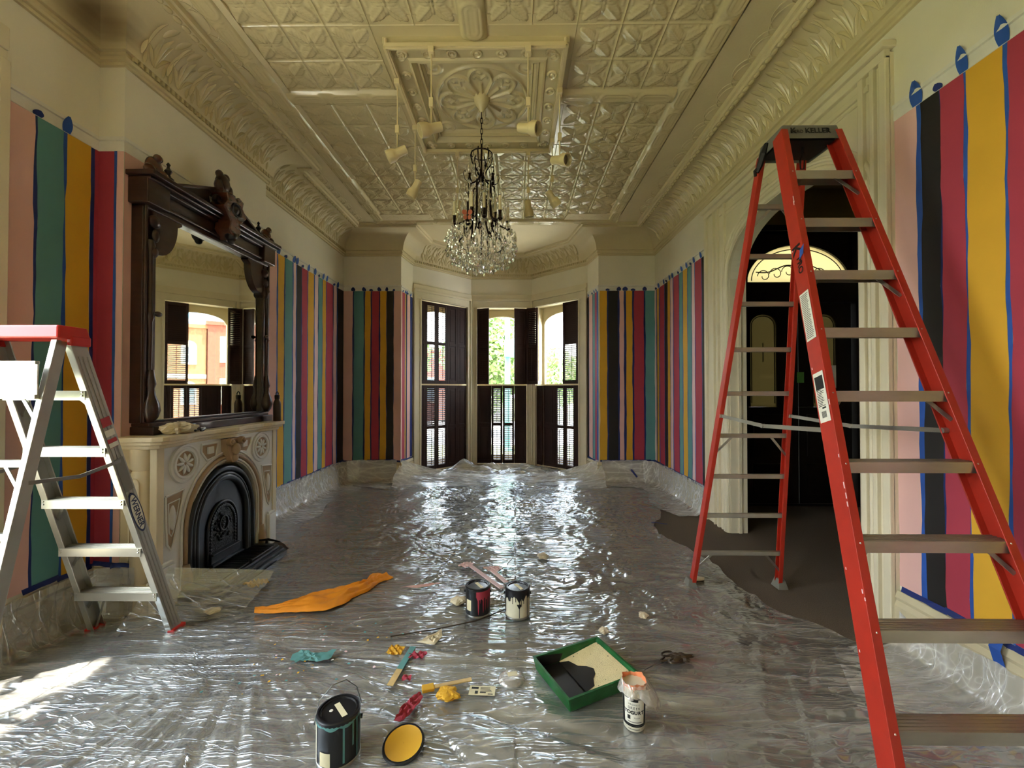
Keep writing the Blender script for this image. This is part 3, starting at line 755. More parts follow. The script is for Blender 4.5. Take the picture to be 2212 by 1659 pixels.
def bay_window(idx, seg, leaves):
    A, B = SEG[seg]; L = LEN[seg]; s0, s1 = OPEN[seg]; ang = math.atan2(B[1]-A[1], B[0]-A[0])
    w = root('window_%d' % idx, (A[0], A[1], 0), ang, kind='structure')
    # casing: stepped boards either side and across the head
    for a, b in ((0.004, s0), (s1, L-0.004)):
        mb = MB(); mb.bx(a, b, -.022, 0.0, 0, WH); i0, i1 = (b-.03, b) if a < .1 else (a, a+.03)
        mb.bx(i0, i1, -.034, 0.0, 0, WH); o0, o1 = (a, a+.045) if a < .1 else (b-.045, b); mb.bx(o0, o1, -.045, 0, 0, 3.32)
        mb.build('casing', 'trim_paint', w, bevel=.004)
    mb = MB(); mb.bx(0.01, L-0.01, -.022, 0, WH, 3.33); mb.bx(0.008, L-.008, -.05, 0, 3.30, 3.345); mb.bx(0.004, L-.004, -.03, 0, 3.345, 3.43); mb.bx(s0, s1, -.034, 0, WH, WH+.03)
    mb.build('head_casing', 'trim_paint', w, bevel=.004)
    mb = MB(); mb.bx(s0-.02, s0+.004, .002, .262, 0, WH); mb.bx(s1-.004, s1+.02, .002, .262, 0, WH); mb.bx(s0, s1, .002, .262, WH-.004, WH+.02); mb.bx(s0, s1, 0.02, .3, 0, 0.045)
    for x0, x1 in ((s0, s0+.012), (s1-.012, s1)):
        for za, zb in ((.2, 1.5), (1.7, 3.05)): mb.bx(x0, x1, .06, .16, za, zb)
    mb.build('jamb', 'sash_paint', w, bevel=.003)
    # arched sash: solid board with a round-headed opening, then meeting rail
    f0, f1 = s0+.055, s1-.055; m = (f0+f1)/2; r = (f1-f0)/2
    zt = 2.84
    arc = [(m - r*math.cos(PI*i/20)*1.0, zt + 0.2*math.sin(PI*i/20)) for i in range(21)]
    mb = MB(); mb.prism([(s0, 0.05), (f0, 0.05)] + arc + [(f1, 0.05), (s1, 0.05), (s1, WH), (s0, WH)], .19, .24, lambda u, v, q: (u, q, v))
    mb.bx(f0, f1, .195, .235, .05, .2); mb.bx(f0, f1, .2, .235, 1.58, 1.64)
    mb.tube([(m - (r-.01)*math.cos(PI*i/20), .185, zt + 0.195*math.sin(PI*i/20)) for i in range(21)], .014, 6)
    mb.build('sash', 'sash_paint', w, bevel=.003)
    for za, zb in ((.2, 1.58), (1.64, 3.06)):
        mb = MB(); mb.bx(f0-.01, f1+.01, .214, .218, za, zb); mb.build('pane', 'window_glass', w)
    mb = MB(); mb.bx(s0, s1, -.005, .035, 1.615, 1.628); mb.build('shutter_rail', 'sash_paint', w)
    for lf in leaves: louvre_leaf(w, *lf)
    return w
LO = (0.05, 1.608); UP = (1.635, 3.15); D = math.radians
bay_window(1, 1, [
    (0.165, .02, 0, .105, *LO, 'panel'), (.27, .02, 0, .25, *LO, 'louvre', (18, 42)), (.525, .02, 0, .235, *LO, 'louvre', (14, 24)), (.765, .02, 0, .235, *LO, 'panel'), (1.0, .02, 0, .23, *LO, 'panel'),
    (0.165, .02, 0, .105, *UP, 'panel'), (.27, .02, 0, .25, *UP, 'louvre', (16, 14)), (.525, .02, 0, .235, *UP, 'louvre', (14, 14)), (.765, .02, 0, .235, *UP, 'panel'), (1.0, .02, 0, .23, *UP, 'panel')])
bay_window(2, 2, [
    (.12, .02, 0, .285, *LO, 'panel'), (.407, .02, 0, .223, *LO, 'louvre', (12, 30)), (.634, .02, 0, .231, *LO, 'louvre', (18, 18)), (.867, .02, 0, .245, *LO, 'panel'),
    (.125, -.02, D(-18), .25, *UP, 'louvre', (78, 78)), (1.112, -.02, D(180+12), .25, *UP, 'louvre', (78, 78)), (1.118, -.05, D(-28), .245, *UP, 'louvre', (70, 46))])
bay_window(3, 3, [
    (.122, .02, D(-8), .165, *LO, 'panel'), (.29, .02, 0, .31, *LO, 'panel'), (.602, .02, 0, .226, *LO, 'louvre', (16, 16)), (.83, .02, 0, .235, *LO, 'louvre', (16, 14)), (1.067, .02, 0, .096, *LO, 'panel'),
    (1.16, -.02, D(180), .345, *UP, 'louvre', (16, 74))])

# windows on the fireplace wall and behind the camera (light the room, out of frame except one casing; the rear one is added for its daylight)
def side_window(idx, x, y, rz, w):
    o = root('window_%d' % idx, (x, y, 0), rz, kind='structure')     # local x along, y outward, opening 0..w
    for a, b in ((-.2, 0), (w, w+.2)):
        mb = MB(); mb.bx(a, b, -.03, 0, 0, 3.2); mb.bx(a, a+.05, -.05, 0, 0, 3.36); mb.bx(b-.05, b, -.05, 0, 0, 3.36); mb.build('casing', 'trim_paint', o, bevel=.004)
    mb = MB(); mb.bx(-.2, w+.2, -.03, 0, 3.2, 3.42); mb.bx(-.2, w+.2, -.04, 0, 3.42, 3.55); mb.build('head_casing', 'trim_paint', o, bevel=.004)
    mb = MB(); mb.bx(-.05, w+.05, -.07, .1, .42, .46); mb.build('sill', 'trim_paint', o, bevel=.004)
    mb = MB()
    for a, b, c, d in ((0, .05, .45, 3.2), (w-.05, w, .45, 3.2), (0, w, .45, .55), (0, w, 3.1, 3.2), (0, w, 1.8, 1.86)): mb.bx(a, b, .18, .23, c, d)
    mb.build('sash', 'sash_paint', o)
    for a, b in ((.55, 1.8), (1.86, 3.1)):
        mb = MB(); mb.bx(.05, w-.05, .2, .204, a, b); mb.build('pane', 'window_glass', o)
side_window(4, XL, WIN[0][0], PI/2, WIN[0][1]-WIN[0][0])
side_window(5, XL, WIN[1][0], PI/2, WIN[1][1]-WIN[1][0])  # unseen second window, added to let in more side light

# ------------------------------------------------------------------ arched doorway to the hall
d1 = root('door_1', (XR, DY0, 0), 0, kind='structure')     # local: x = into the hall, y = along the wall
OW = DY1-DY0; ARL = [(y-DY0, z) for y, z in ARC]
mb = MB()
mb.prism([(-.24, 0), (0, 0), (0, 2.72)] + ARL[1:-1] + [(OW, 2.72), (OW, 0), (OW+.51, 0), (OW+.51, 3.60), (-.24, 3.60)], -.028, 0, lambda u, v, w: (w, u, v))
mb.build('surround', 'trim_paint', d1)
mb = MB()
for a, b in ((-.24, -.19), (-.15, -.12), (-.07, -.03), (OW+.03, OW+.07), (OW+.18, OW+.22), (OW+.28, OW+.30), (OW+.46, OW+.51)): mb.bx(-.055, -.02, a, b, 0, 3.58)
mb.bx(-.06, -.02, -.24, OW+.51, 3.56, 3.62); mb.bx(-.045, -.02, -.1, OW+.16, 3.46, 3.5); mb.bx(-.085, 0, -.26, OW+.53, 3.62, 3.66)
mb.build('casing', 'trim_paint', d1, bevel=.005)
for k, (gr, rad, xx) in enumerate(((0.03, .022, -.03), (.085, .014, -.028), (.13, .020, -.026))):
    pts = [(xx, -gr, 0.0), (xx, -gr, 2.0), (xx, -gr, 2.65)]
    for y, z in ARL:
        c = OW/2; dy = (y-c); pts.append((xx, c + dy*(1+gr/(OW/2)), 2.72 + (z-2.72)*(1+gr/.51)))
    pts += [(xx, OW+gr, 2.65), (xx, OW+gr, 2.0), (xx, OW+gr, 0.0)]
    mb = MB(); mb.tube(pts, rad, 8); mb.build('arch_moulding', 'trim_paint', d1, smooth=50)
for sgn in (0, 1):                                        # spandrel panels
    y0 = -.05 if sgn == 0 else OW+.05
    pts = []
    for i in range(9):
        t = i/8*0.42; yy = (0.02+t*OW) if sgn == 0 else OW-.02-t*OW
        pts.append((-.032, yy, arch(DY0+yy)+.17))
    pts += [(-.032, pts[-1][1], 3.43), (-.032, y0, 3.43), (-.032, y0, 2.95), pts[0]]
    mb = MB(); mb.tube(pts, .011, 6); mb.build('spandrel_moulding', 'trim_paint', d1, smooth=50)
mb = MB(); mb.bx(-.01, TR+.004, -.01, .006, 0, 2.72); mb.bx(-.01, TR+.004, OW-.006, OW+.01, 0, 2.72); mb.bx(.07, .1, OW-.022, OW-.004, 0, 2.72); mb.bx(.07, .1, .004, .022, 0, 2.72); mb.build('jamb', 'trim_paint', d1)
# vestibule doors across the hall end
d2 = root('door_2', (2.99, HY, 0), 0, kind='structure')
mb = MB(); W = 1.53
mb.bx(0, .06, -.06, .12, 0, 3.72); mb.bx(W-.06, W, -.06, .12, 0, 3.72); mb.bx(0, W, -.06, .12, 2.68, 2.94)
ell = [(W/2 - .68*math.cos(PI*i/28), 2.94 + .51*math.sin(PI*i/28)) for i in range(29)]
mb.prism([(.06, 2.94)] + ell + [(W-.06, 2.94), (W-.06, 3.72), (.06, 3.72)], 0, .08, lambda u, v, w: (u, w, v))
mb.bx(0, W, -.1, .0, 3.60, 3.66); mb.bx(0, W, -.02, .1, 0, .03); mb.build('door_frame', 'black_wood', d2, bevel=.004)
mb = MB(); mb.prism([(W/2 - .68, 2.94)] + ell + [(W/2+.68, 2.94)], .03, .036, lambda u, v, w: (u, w, v)); fan = mb.build('transom_glass', 'etched_glass', d2)
mb = MB()
for s in (-1, 1):
    for k in range(3):
        cx = W/2 + s*(.12+.16*k); pts = [(cx + s*.09*math.cos(a)*(1-a/9), .024, 3.10 + .09*math.sin(a)*(1-a/9) - .03*k) for a in np.linspace(0, 6.2, 22)]
        mb.tube(pts, .006, 4)
    mb.tube([(W/2+s*x, .024, 3.16 - .25*x*x + .03*math.sin(12*x)) for x in np.linspace(0.02, .55, 14)], .008, 4)
mb.tube([(W/2 - .61*math.cos(PI*i/28), .024, 2.98 + .42*math.sin(PI*i/28)) for i in range(29)], .007, 4)
mb.build('etched_scroll', 'black_wood', fan)
for k in (0, 1):
    x0 = .06 + k*(W-.12)/2; x1 = x0 + (W-.12)/2 - .006; g0, g1 = (x0+.075, x0+.42) if k == 0 else (x1-.50, x1-.20); gm = (g0+g1)/2; gr = (g1-g0)/2
    mb = MB(); a2 = [(gm - gr*math.cos(PI*i/14), 2.38 + .15*math.sin(PI*i/14)) for i in range(15)]
    mb.prism([(x0, 0.02), (x1, .02), (x1, 2.68), (x0, 2.68), (x0, 1.3), (g0, 1.3)] + a2 + [(g1, 1.3), (x0+.001, 1.299)], .02, .07, lambda u, v, w: (u, w, v))
    for za, zb in ((.15, .55), (.65, 1.2)): mb.bx(x0+.1, x1-.1, 0.0, .03, za, zb)
    lf = mb.build('door_leaf', 'black_wood', d2, bevel=.004)
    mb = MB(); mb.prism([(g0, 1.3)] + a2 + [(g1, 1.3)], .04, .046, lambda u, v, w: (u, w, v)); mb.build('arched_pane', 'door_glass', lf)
    mb = MB(); mb.tube([(g0+.02, .035, 1.35), (g0+.02, .035, 2.36)] + [(gm - (gr-.02)*math.cos(PI*i/14), .035, 2.38 + .13*math.sin(PI*i/14)) for i in range(15)] + [(g1-.02, .035, 1.35)], .006, 5)
    mb.tube([(gm, .035, 1.9+.05*i) for i in range(6)], .006, 5); mb.build('glass_border', 'black_wood', lf)
mb = MB(); mb.bx(4.06, 4.22, HY-.02, HY-.017, 1.55, 1.85); tag(mb.build('paper_notice', 'label_white'), 'white printed notice taped on the dark hall door', 'notice')
mb = MB(); mb.bx(3.71, 3.80, HY-.02, HY-.017, 1.62, 1.76); tag(mb.build('paper_note', 'green_note'), 'small green note stuck on the dark hall doors', 'note')
# ------------------------------------------------------------------ outside: lawn, street, trees, lamp pole, buildings
mb = MB(); mb.bx(-60, 70, 9.2, 19, -1.2, -1.0); mb.bx(-60, -6.5, -60, 9.2, -1.2, -1.0)
struct('lawn', mb, 'grass')
mb = MB(); mb.bx(-6.5, -3.6, -60, 9.2, -1.2, -1.0); mb.bx(-6.5, 9, 9.2, 13.5, -1.2, -.98); struct('path', mb, 'pale_concrete')  # pale ground strips added outside to bounce neutral daylight indoors
mb = MB(); mb.bx(-60, 70, 19, 34, -1.25, -1.06); struct('street', mb, 'pale_concrete')
mb = MB(); mb.bx(-60, 70, 34, 120, -1.2, -1.0); struct('ground_far', mb, 'grass')
def tree(x, y, h, r, label, seed, n=6500):
    t = root('tree', (x, y, -1.0), 0, label, 'tree', 'trees outside the bay window')
    rr = np.random.default_rng(seed)
    mb = MB(); mb.tube([(0, 0, 0), (.05, 0, h*.3), (-.05, .05, h*.6), (0, 0, h*.85)], [.2, .16, .12, .05], 8)
    for i in range(5):
        a = i*1.3; mb.tube([(0, 0, h*(.32+.08*i)), (r*.5*math.cos(a), r*.5*math.sin(a), h*(.5+.08*i))], [.07, .03], 6)
    mb.build('trunk', 'bark', t, smooth=50)
    c = rr.normal(size=(n, 3)); c /= np.linalg.norm(c, axis=1)[:, None]; c *= (rr.random(n)**.45)[:, None]
    lump = 1 + .25*np.sin(c[:, 0]*5+seed)*np.cos(c[:, 2]*6)
    c = c*np.array([r, r, h*.38])*lump[:, None] + np.array([0, 0, h*.62])
    a = rr.normal(size=(n, 3)); a /= np.linalg.norm(a, axis=1)[:, None]; b = np.cross(a, rr.normal(size=(n, 3))); b /= np.linalg.norm(b, axis=1)[:, None]
    s = (.08 + .09*rr.random(n))[:, None]
    V = np.concatenate([c-a*s-b*s*.4, c+b*s*.2-b*s*.9, c+a*s, c+b*s*.8]); i = np.arange(n)
    F = np.stack([i, i+n, i+2*n, i+3*n], -1)
    me = np_mesh('foliage', V, F, 'leaf', smooth=False); o = link('foliage', me, t); o['kind'] = 'stuff'
tree(-1.6, 24, 7.2, 2.6, 'leafy green street tree seen through the middle bay window', 1, 12000)
tree(-6.5, 20, 6.5, 2.4, 'green tree behind the closed louvres of the shuttered bay window', 2)
tree(3.6, 30, 5.2, 2.3, 'low round green tree at the bottom of the open bay window', 3)
tree(14.2, 20.4, 3.9, 1.4, 'green tree in front of the brick building in the mirror', 4)
tree(0.8, 40, 8.5, 3.6, 'tall green tree across the street behind the lamp pole', 5, 8000)
p = root('lamp_pole', (-0.32, 17.2, -1.06), 0, 'pale green metal street pole with a control box outside', 'street pole')
mb = MB(); mb.lathe([(.2, 0), (.2, .12), (.13, .2), (.12, 2.2), (.10, 7.0)], 14); mb.build('pole', 'pole_green', p, smooth=40)
mb = MB(); mb.bx(-.12, .34, -.34, -.08, 3.9, 4.6); mb.build('control_box', 'pole_green', p, bevel=.02)
mb = MB(); mb.tube([(0, 0, 6.6), (1.2, 0, 7.0), (2.6, 0, 7.1)], .05, 8); mb.build('arm', 'pole_green', p)
def brick_house(loc, rz, w, d, h, wins, mat, label, lintel=True, name='brick_building'):
    o = root(name, loc, rz, label, 'building')                 # local front faces -y, centred on x
    mb = MB(); mb.bx(-w/2, w/2, 0, d, 0, h); mb.bx(-w/2-.15, w/2+.15, -.15, d+.15, h, h+.3)
    mb.build('wall', mat, o)
    mb = MB()
    if lintel: mb.bx(-w/2, w/2, -.08, 0, h*.46, h*.46+.3); mb.build('string_course', 'stone_white', o)
    for (x, z, ww, hh, arch_) in wins:
        m = MB(); m.bx(x-ww/2-.1, x+ww/2+.1, -.1, .02, z-.1, z+hh+.1)
        if arch_: m.prism([(x-(ww/2+.1)*math.cos(PI*i/10), z+hh+(.45)*math.sin(PI*i/10)) for i in range(11)], -.1, .02, lambda u, v, q: (u, q, v))
        f = m.build('window', 'stone_white', o)
        for a in (0, 1):
            m = MB(); m.bx(x-ww/2, x+ww/2, -.13, -.1, z+a*hh/2+.05, z+(a+1)*hh/2-.05); m.build('pane', 'house_glass', f)
a0 = math.atan2(0.6, 0.8)
brick_house((23.2, 30.6, -1.0), -math.radians(35), 9, 8, 7.4, [(x, z, .75, 1.3, 1) for x in (-3.4, -1.4, .6, 2.6) for z in (1.4, 4.6)], 'tan_brick', 'sunlit orange brick building with white arched windows seen in the mirror')
brick_house((16.0, 35.3, -1.0), -math.radians(35), 8, 8, 7.7, [(x, z, .95, 1.9, 0) for x in (-2.7, 0, 2.6) for z in (1.4, 4.8)], 'red_brick', 'red brick building with flat white window frames seen in the mirror', False)
brick_house((-9.0, 33, -1.0), math.radians(12), 9, 6, 5.6, [(-2, 1.6, 1, 1.8, 0), (2, 1.6, 1, 1.8, 0)], 'red_brick', 'low red brick house behind the closed louvred shutters', False)
o = root('office_tower', (40, 58, -1.0), -math.radians(36), 'pale blue glass office tower above the brick buildings', 'building')
mb = MB(); mb.bx(-11, 11, 0, 10, 0, 27); mb.build('tower_body', 'tower_glass', o)
mb = MB()
for i in range(12): mb.bx(-11+2*i-.1, -11+2*i+.1, -.2, 0, 0, 27)
for i in range(9): mb.bx(-11, 11, -.15, 0, 3*i, 3*i+.3)
mb.build('mullions', 'stone_white', o)
# ------------------------------------------------------------------ tall red fibreglass stepladder
def rail(mb, p0, p1, side, depth, fl, th=0.006, ydir=1):
    """C channel from p0 to p1: web on the outside (side = -1/+1 in x), flanges inward"""
    p0 = Vector(p0); p1 = Vector(p1); d = (p1-p0).normalized(); x = Vector((1, 0, 0)); x = (x - d*x.dot(d)).normalized(); y = d.cross(x)
    def beam(cx, cy, wx, wy):
        q = []
        for c in (p0, p1):
            for a, b in ((-1, -1), (1, -1), (1, 1), (-1, 1)): q.append(c + x*(cx+a*wx/2) + y*(cy+b*wy/2))
        mb.add(q, [(0, 3, 2, 1), (4, 5, 6, 7), (0, 1, 5, 4), (1, 2, 6, 5), (2, 3, 7, 6), (3, 0, 4, 7)])
    beam(0, 0, th, depth)
    for s in (-1, 1): beam(-side*fl/2, s*(depth/2-th/2), fl, th)
def stepladder(name, loc, label, H, nst, ff, rf, hwf, hwr, mats, capd, capw, dfr, drr):
    """ff/rf: local y of front/rear rail at height z; hwf/hwr: half width at height z"""
    t = root(name, loc, 0, label, 'ladder')
    mr, ms, mc = mats
    for s in (-1, 1):
        mb = MB(); rail(mb, (s*hwf(.02), ff(.02), .02), (s*hwf(H-.03), ff(H-.03), H-.03), s, dfr, .034); mb.build('front_rail', mr, t, bevel=.002)
        mb = MB(); rail(mb, (s*hwr(.02), rf(.02), .02), (s*hwr(H-.03), rf(H-.03), H-.03), s, drr, .026); mb.build('rear_rail', mr, t, bevel=.002)
    for k in range(1, nst):
        z = k*.3048; hw = hwf(z)-.004; y = ff(z); mb = MB()
        sg = 1 if ff(0) < ff(1) else -1          # front edge of the tread faces away from the rear rails
        mb.bx(-hw, hw, y-.042, y+.042, z-.004, z)
        mb.bx(-hw, hw, y-.044, y-.040, z-.046, z+.001); mb.bx(-hw, hw, y+.040, y+.044, z-.04, z)
        for i in range(5): mb.bx(-hw, hw, y-.035+i*.0165, y-.031+i*.0165, z, z+.0025)
        st = mb.build('step', ms, t)
        if k % 2 == 1 or k < 4:
            for s in (-1, 1): MB().bar((s*(hw-.09), y, z-.02), (s*(hwf(z-.13)-.006), ff(z-.13), z-.13), .018, .004, (0, 1, 0)).build('brace', ms, st)
        mb = MB()
        for s in (-1, 1):
            for dz in (-.008, -.024): mb.ball((s*(hwf(z)-.017), y-.045, z+dz+.002), .0055, 6, 4)
        mb.build('rivets', ms, st)['kind'] = 'stuff'
    for k in range(1, nst):
        z = k*.3048-.02; hw = hwr(z)-.003; y = rf(z)
        mb = MB(); mb.bx(-hw, hw, y-.014, y+.014, z-.016, z+.016); rg = mb.build('rear_rung', ms, t, bevel=.004)
        if k in (1, 4, nst-1):
            for s in (-1, 1): MB().bar((s*(hw-.12), y, z-.01), (s*(hwr(z-.15)-.004), rf(z-.15), z-.15), .016, .004, (0, 1, 0)).build('brace', ms, rg)
    return t
LH = 3.05
L1 = stepladder('stepladder', (1.705, 1.466, 0), 'tall red fibreglass stepladder with silver steps beside the arched doorway', LH, 10,
    lambda z: .3197*z, lambda z: 1.80 - .20*z, lambda z: .385-.0709*z, lambda z: .345-.068*z, ('fiberglass', 'ladder_alu', 'ladder_grey'), .2, .17, .088, .055)
cy0 = .3197*LH - .055
mb = MB()                                       # top cap: tapered hollow tray
capo = [(-.175, cy0), (.175, cy0), (.165, cy0+.265), (-.165, cy0+.265)]
capt = [(-.158, cy0+.02), (.158, cy0+.02), (.15, cy0+.25), (-.15, cy0+.25)]
mb.add([(x, y, LH-.075) for x, y in capo] + [(x, y, LH+.015) for x, y in capt], [(4, 5, 6, 7), (0, 1, 5, 4), (1, 2, 6, 5), (2, 3, 7, 6), (3, 0, 4, 7)])
cap = mb.build('top_cap', 'ladder_grey', L1, bevel=.006)
mb = MB(); mb.bx(-.15, .15, cy0+.03, cy0+.24, LH-.07, LH-.02); mb.build('cap_underside', 'ladder_dark', L1)
nrm = Vector((0, -.09, .02)).normalized()
text('cap_lettering', 'KELLER', .045, 'print_black', cap, frame_M((.035, cy0+.005, LH-.028), (1, 0, 0), (0, .2, .98)), bold=.0012)
text('cap_lettering', 'K', .05, 'print_black', cap, frame_M((-.105, cy0+.005, LH-.028), (1, 0, 0), (0, .2, .98)), bold=.0015)
text('cap_lettering', 'PRO', .028, 'print_black', cap, frame_M((-.074, cy0+.005, LH-.032), (1, 0, 0), (0, .2, .98)))
mb = MB(); mb.tube([(-.165, cy0+.16, LH-.01), (-.18, cy0+.17, LH-.07), (-.19, cy0+.19, LH-.13), (-.2, cy0+.2, LH-.17)], [.012, .02, .018, .01], 6)
mb.tube([(-.19, cy0+.19, LH-.13), (-.215, cy0+.2, LH-.16), (-.2, cy0+.22, LH-.18)], .01, 5); mb.build('tool_strap', 'ladder_dark', L1)
mb = MB(); mb.tube([(.01, cy0+.1, LH-.06), (.012, cy0+.1, LH-.11)], .009, 6); mb.tube([(.012, cy0+.1, LH-.11), (-.004, cy0+.1, LH-.15), (.0, cy0+.1, LH-.2), (.02, cy0+.1, LH-.2), (.024, cy0+.1, LH-.14), (.012, cy0+.1, LH-.11)], .004, 6); mb.build('hanging_clip', 'ladder_dark', L1)
for s in (-1, 1):                               # spreaders and feet
    zf = 1.345; a = (s*(.385-.0709*zf-.02), .3197*zf+.04, zf); b = (s*(.345-.068*zf-.01), 1.80-.2*zf-.03, zf)
    m = ((a[0]+b[0])/2, (a[1]+b[1])/2, zf-.025)
    mb = MB(); mb.bar(a, m, .006, .022); mb.bar(m, b, .006, .022); mb.cyl((m[0]-.01, m[1], m[2]), (m[0]+.01, m[1], m[2]), .012)
    mb.cyl((a[0]-.012, a[1], a[2]), (a[0]+.012, a[1], a[2]), .013); mb.cyl((b[0]-.012, b[1], b[2]), (b[0]+.012, b[1], b[2]), .013)
    mb.build('spreader', 'ladder_alu', L1)
    mb = MB(); mb.add([(s*.345+x, 1.80+y, z) for x, y, z in ((-.04, -.05, .001), (.04, -.05, .001), (.04, .05, .001), (-.04, .05, .001), (-.022, -.032, .07), (.022, -.032, .07), (.022, .032, .07), (-.022, .032, .07))], [(0, 3, 2, 1), (4, 5, 6, 7), (0, 1, 5, 4), (1, 2, 6, 5), (2, 3, 7, 6), (3, 0, 4, 7)])
    mb.build('foot', 'ladder_grey', L1, bevel=.004)
    mb = MB(); mb.bx(s*.385-.04, s*.385+.04, -.06, .06, .001, .06); mb.build('foot', 'ladder_grey', L1, bevel=.01)
    mb = MB(); mb.bar((s*.33, .10, .04), (s*.33, .10, .28), .05, .004, (1, 0, 0)); mb.build('foot_bracket', 'ladder_alu', L1)
def on_web(z, dy, off=.0045):
    p = Vector((-(.385-.0709*z)-off, .3197*z+dy, z)); return p
upd = (on_web(2, 0)-on_web(1, 0)).normalized(); out = Vector((-1, 0, -.0709)).normalized(); acr = upd.cross(out).normalized()
if acr.y > 0: acr = -acr                          # reading direction runs towards the camera
def web_M(z, dy=0.0, off=.0045): return frame_M(on_web(z, dy, off), acr, upd)
for z0, hgt, kind in ((1.90, .26, 0), (1.50, .24, 1)):
    mb = MB(); M = web_M(z0); mb.bx(-.034, .034, -hgt/2, hgt/2, -.0004, .0006, M); lab = mb.build('rail_label', 'label_white', L1)
    mb = MB(); r = random.Random(kind)
    if kind == 0:
        for i in range(26): mb.bx(-.028, .028-r.random()*.012, -hgt/2+.012+i*.0093, -hgt/2+.012+i*.0093+.0045, .0006, .001, M)
    else:
        mb.bx(-.027, .027, .035, .10, .0006, .001, M)
        for i in range(11): mb.bx(-.028, .02-r.random()*.02, -.045+i*.0075, -.045+i*.0075+.003, .0006, .001, M)
        for i in range(9): mb.bx(-.015+i*.0034, -.015+i*.0034+.0018, -.10, -.07, .0006, .001, M)
        mb.bx(-.006, .018, -.058, -.05, .0006, .001, M)
    mb.build('label_print', 'print_black' if kind else 'print_grey', lab)['kind'] = 'stuff'
dn = [-c for c in upd]
text('rail_lettering', 'K', .085, 'print_black', L1, frame_M(on_web(2.265, .004), upd, [-c for c in acr]) @ Matrix.Rotation(PI, 4, 'Z'), bold=.002)
text('rail_lettering', 'PRO', .05, 'print_black', L1, frame_M(on_web(2.175, -.006), upd, [-c for c in acr]) @ Matrix.Rotation(PI, 4, 'Z'), bold=.001)
mb = MB(); r = random.Random(5)                    # paint drips and chips
for i in range(16):
    z = r.uniform(.5, 2.6); M = web_M(z, r.choice((-.043, -.041, .03)) + r.uniform(-.003, .003)); h = r.uniform(.004, .014); mb.bx(-.0025, .0025, -h, h, -.0003, .0005, M)
mb.build('paint_chips', 'pale_pink', L1)['kind'] = 'stuff'
mb = MB(); M = web_M(2.24, -.04, .006); mb.add([M @ Vector(p) for p in ((-.03, -.03, 0), (.012, -.015, .004), (.03, .03, .006), (-.012, .018, .002))], [(0, 1, 2, 3)]); mb.build('masking_tape', 'blue_tape', L1)

# ------------------------------------------------------------------ short aluminium stepladder
H2 = 1.80
L2 = stepladder('stepladder', (-2.41, 2.0, 0), 'short aluminium stepladder with red top next to the fireplace', H2, 6,
    lambda z: .65-.325*z, lambda z: -.43+.25*z, lambda z: .262-.03*z, lambda z: .29-.052*z, ('ladder_alu_bright', 'ladder_alu_bright', 'ladder_red'), .2, .2, .075, .05)
mb = MB()
mb.add([(x, y, H2-.02) for x, y in ((-.225, -.03), (.225, -.03), (.225, .13), (-.225, .13))] + [(x, y, H2+.045) for x, y in ((-.215, -.02), (.215, -.02), (.215, .12), (-.215, .12))], [(0, 3, 2, 1), (4, 5, 6, 7), (0, 1, 5, 4), (1, 2, 6, 5), (2, 3, 7, 6), (3, 0, 4, 7)])
mb.bx(.2, .226, .03, .13, H2-.05, H2); mb.bx(-.226, -.2, .03, .13, H2-.05, H2)
mb.build('top_cap', 'ladder_red', L2, bevel=.008)
mb = MB(); mb.bx(-.2, .2, -.09, -.083, 1.50, 1.66); mb.bx(-.2, .2, -.1, -.08, 1.49, 1.51); mb.bx(-.2, .2, -.1, -.08, 1.65, 1.665); mb.build('pail_shelf', 'ladder_alu_bright', L2, bevel=.003)
for s in (-1, 1):
    z = 1.12; a = (s*(.262-.03*z+.005), .65-.325*z, z+.02); b = (s*(.29-.052*z+.004), -.43+.25*z, z-.005); m = ((a[0]+b[0])/2+s*.005, (a[1]+b[1])/2, z-.02)
    mb = MB(); mb.bar(a, m, .004, .018); mb.bar(m, b, .004, .018); mb.build('spreader', 'steel', L2)
    mb = MB(); mb.bx(s*.262-.025, s*.262+.02, .60, .70, .001, .035); mb.build('foot', 'ladder_red', L2, bevel=.008)
    mb = MB(); mb.bx(s*.29-.025, s*.29+.02, -.47, -.39, .001, .035); mb.build('foot', 'ladder_red', L2, bevel=.008)
    mb = MB(); mb.bar((s*.12, .57, .27), (s*.245, .64, .03), .016, .006, (1, 0, 0)); mb.build('brace', 'ladder_alu_bright', L2)
def on_web2(z, dy, off=.0045): return Vector((.262-.03*z+off, .65-.325*z+dy, z))
u2 = (on_web2(2, 0)-on_web2(1, 0)).normalized(); o2 = Vector((1, 0, .03)).normalized(); ac2 = u2.cross(o2).normalized()   # ac2 points away from the camera
if ac2.y < 0: ac2 = -ac2
def w2(z, dy=0.0, off=.0045): return frame_M(on_web2(z, dy, off), ac2, u2)
mb = MB()                                        # pressed ridges of the rail
for dy in (-.022, 0.0, .022): mb.bar(on_web2(.05, dy, .003), on_web2(1.7, dy, .003), .005, .006, (0, 1, 0))
mb.build('rail_ridges', 'ladder_alu', L2)['kind'] = 'stuff'
for z0, hh, mt in ((1.36, .05, 'print_red'), (1.30, .035, 'label_white'), (1.245, .05, 'print_red'), (1.235, .025, 'label_white'), (1.06, .2, 'print_grey')):
    mb = MB(); mb.bx(-.026, .026, -hh/2, hh/2, .001, .003 if mt == 'label_white' else .002, w2(z0)); mb.build('rail_label', mt, L2)
mb = MB(); M = w2(.83); ell = [(math.cos(2*PI*i/28), math.sin(2*PI*i/28)) for i in range(28)]
mb.prism([(.034*a, .125*b) for a, b in ell], .001, .003, lambda u, v, w: M @ Vector((u, v, w))); badge = mb.build('oval_badge', 'print_blue', L2)
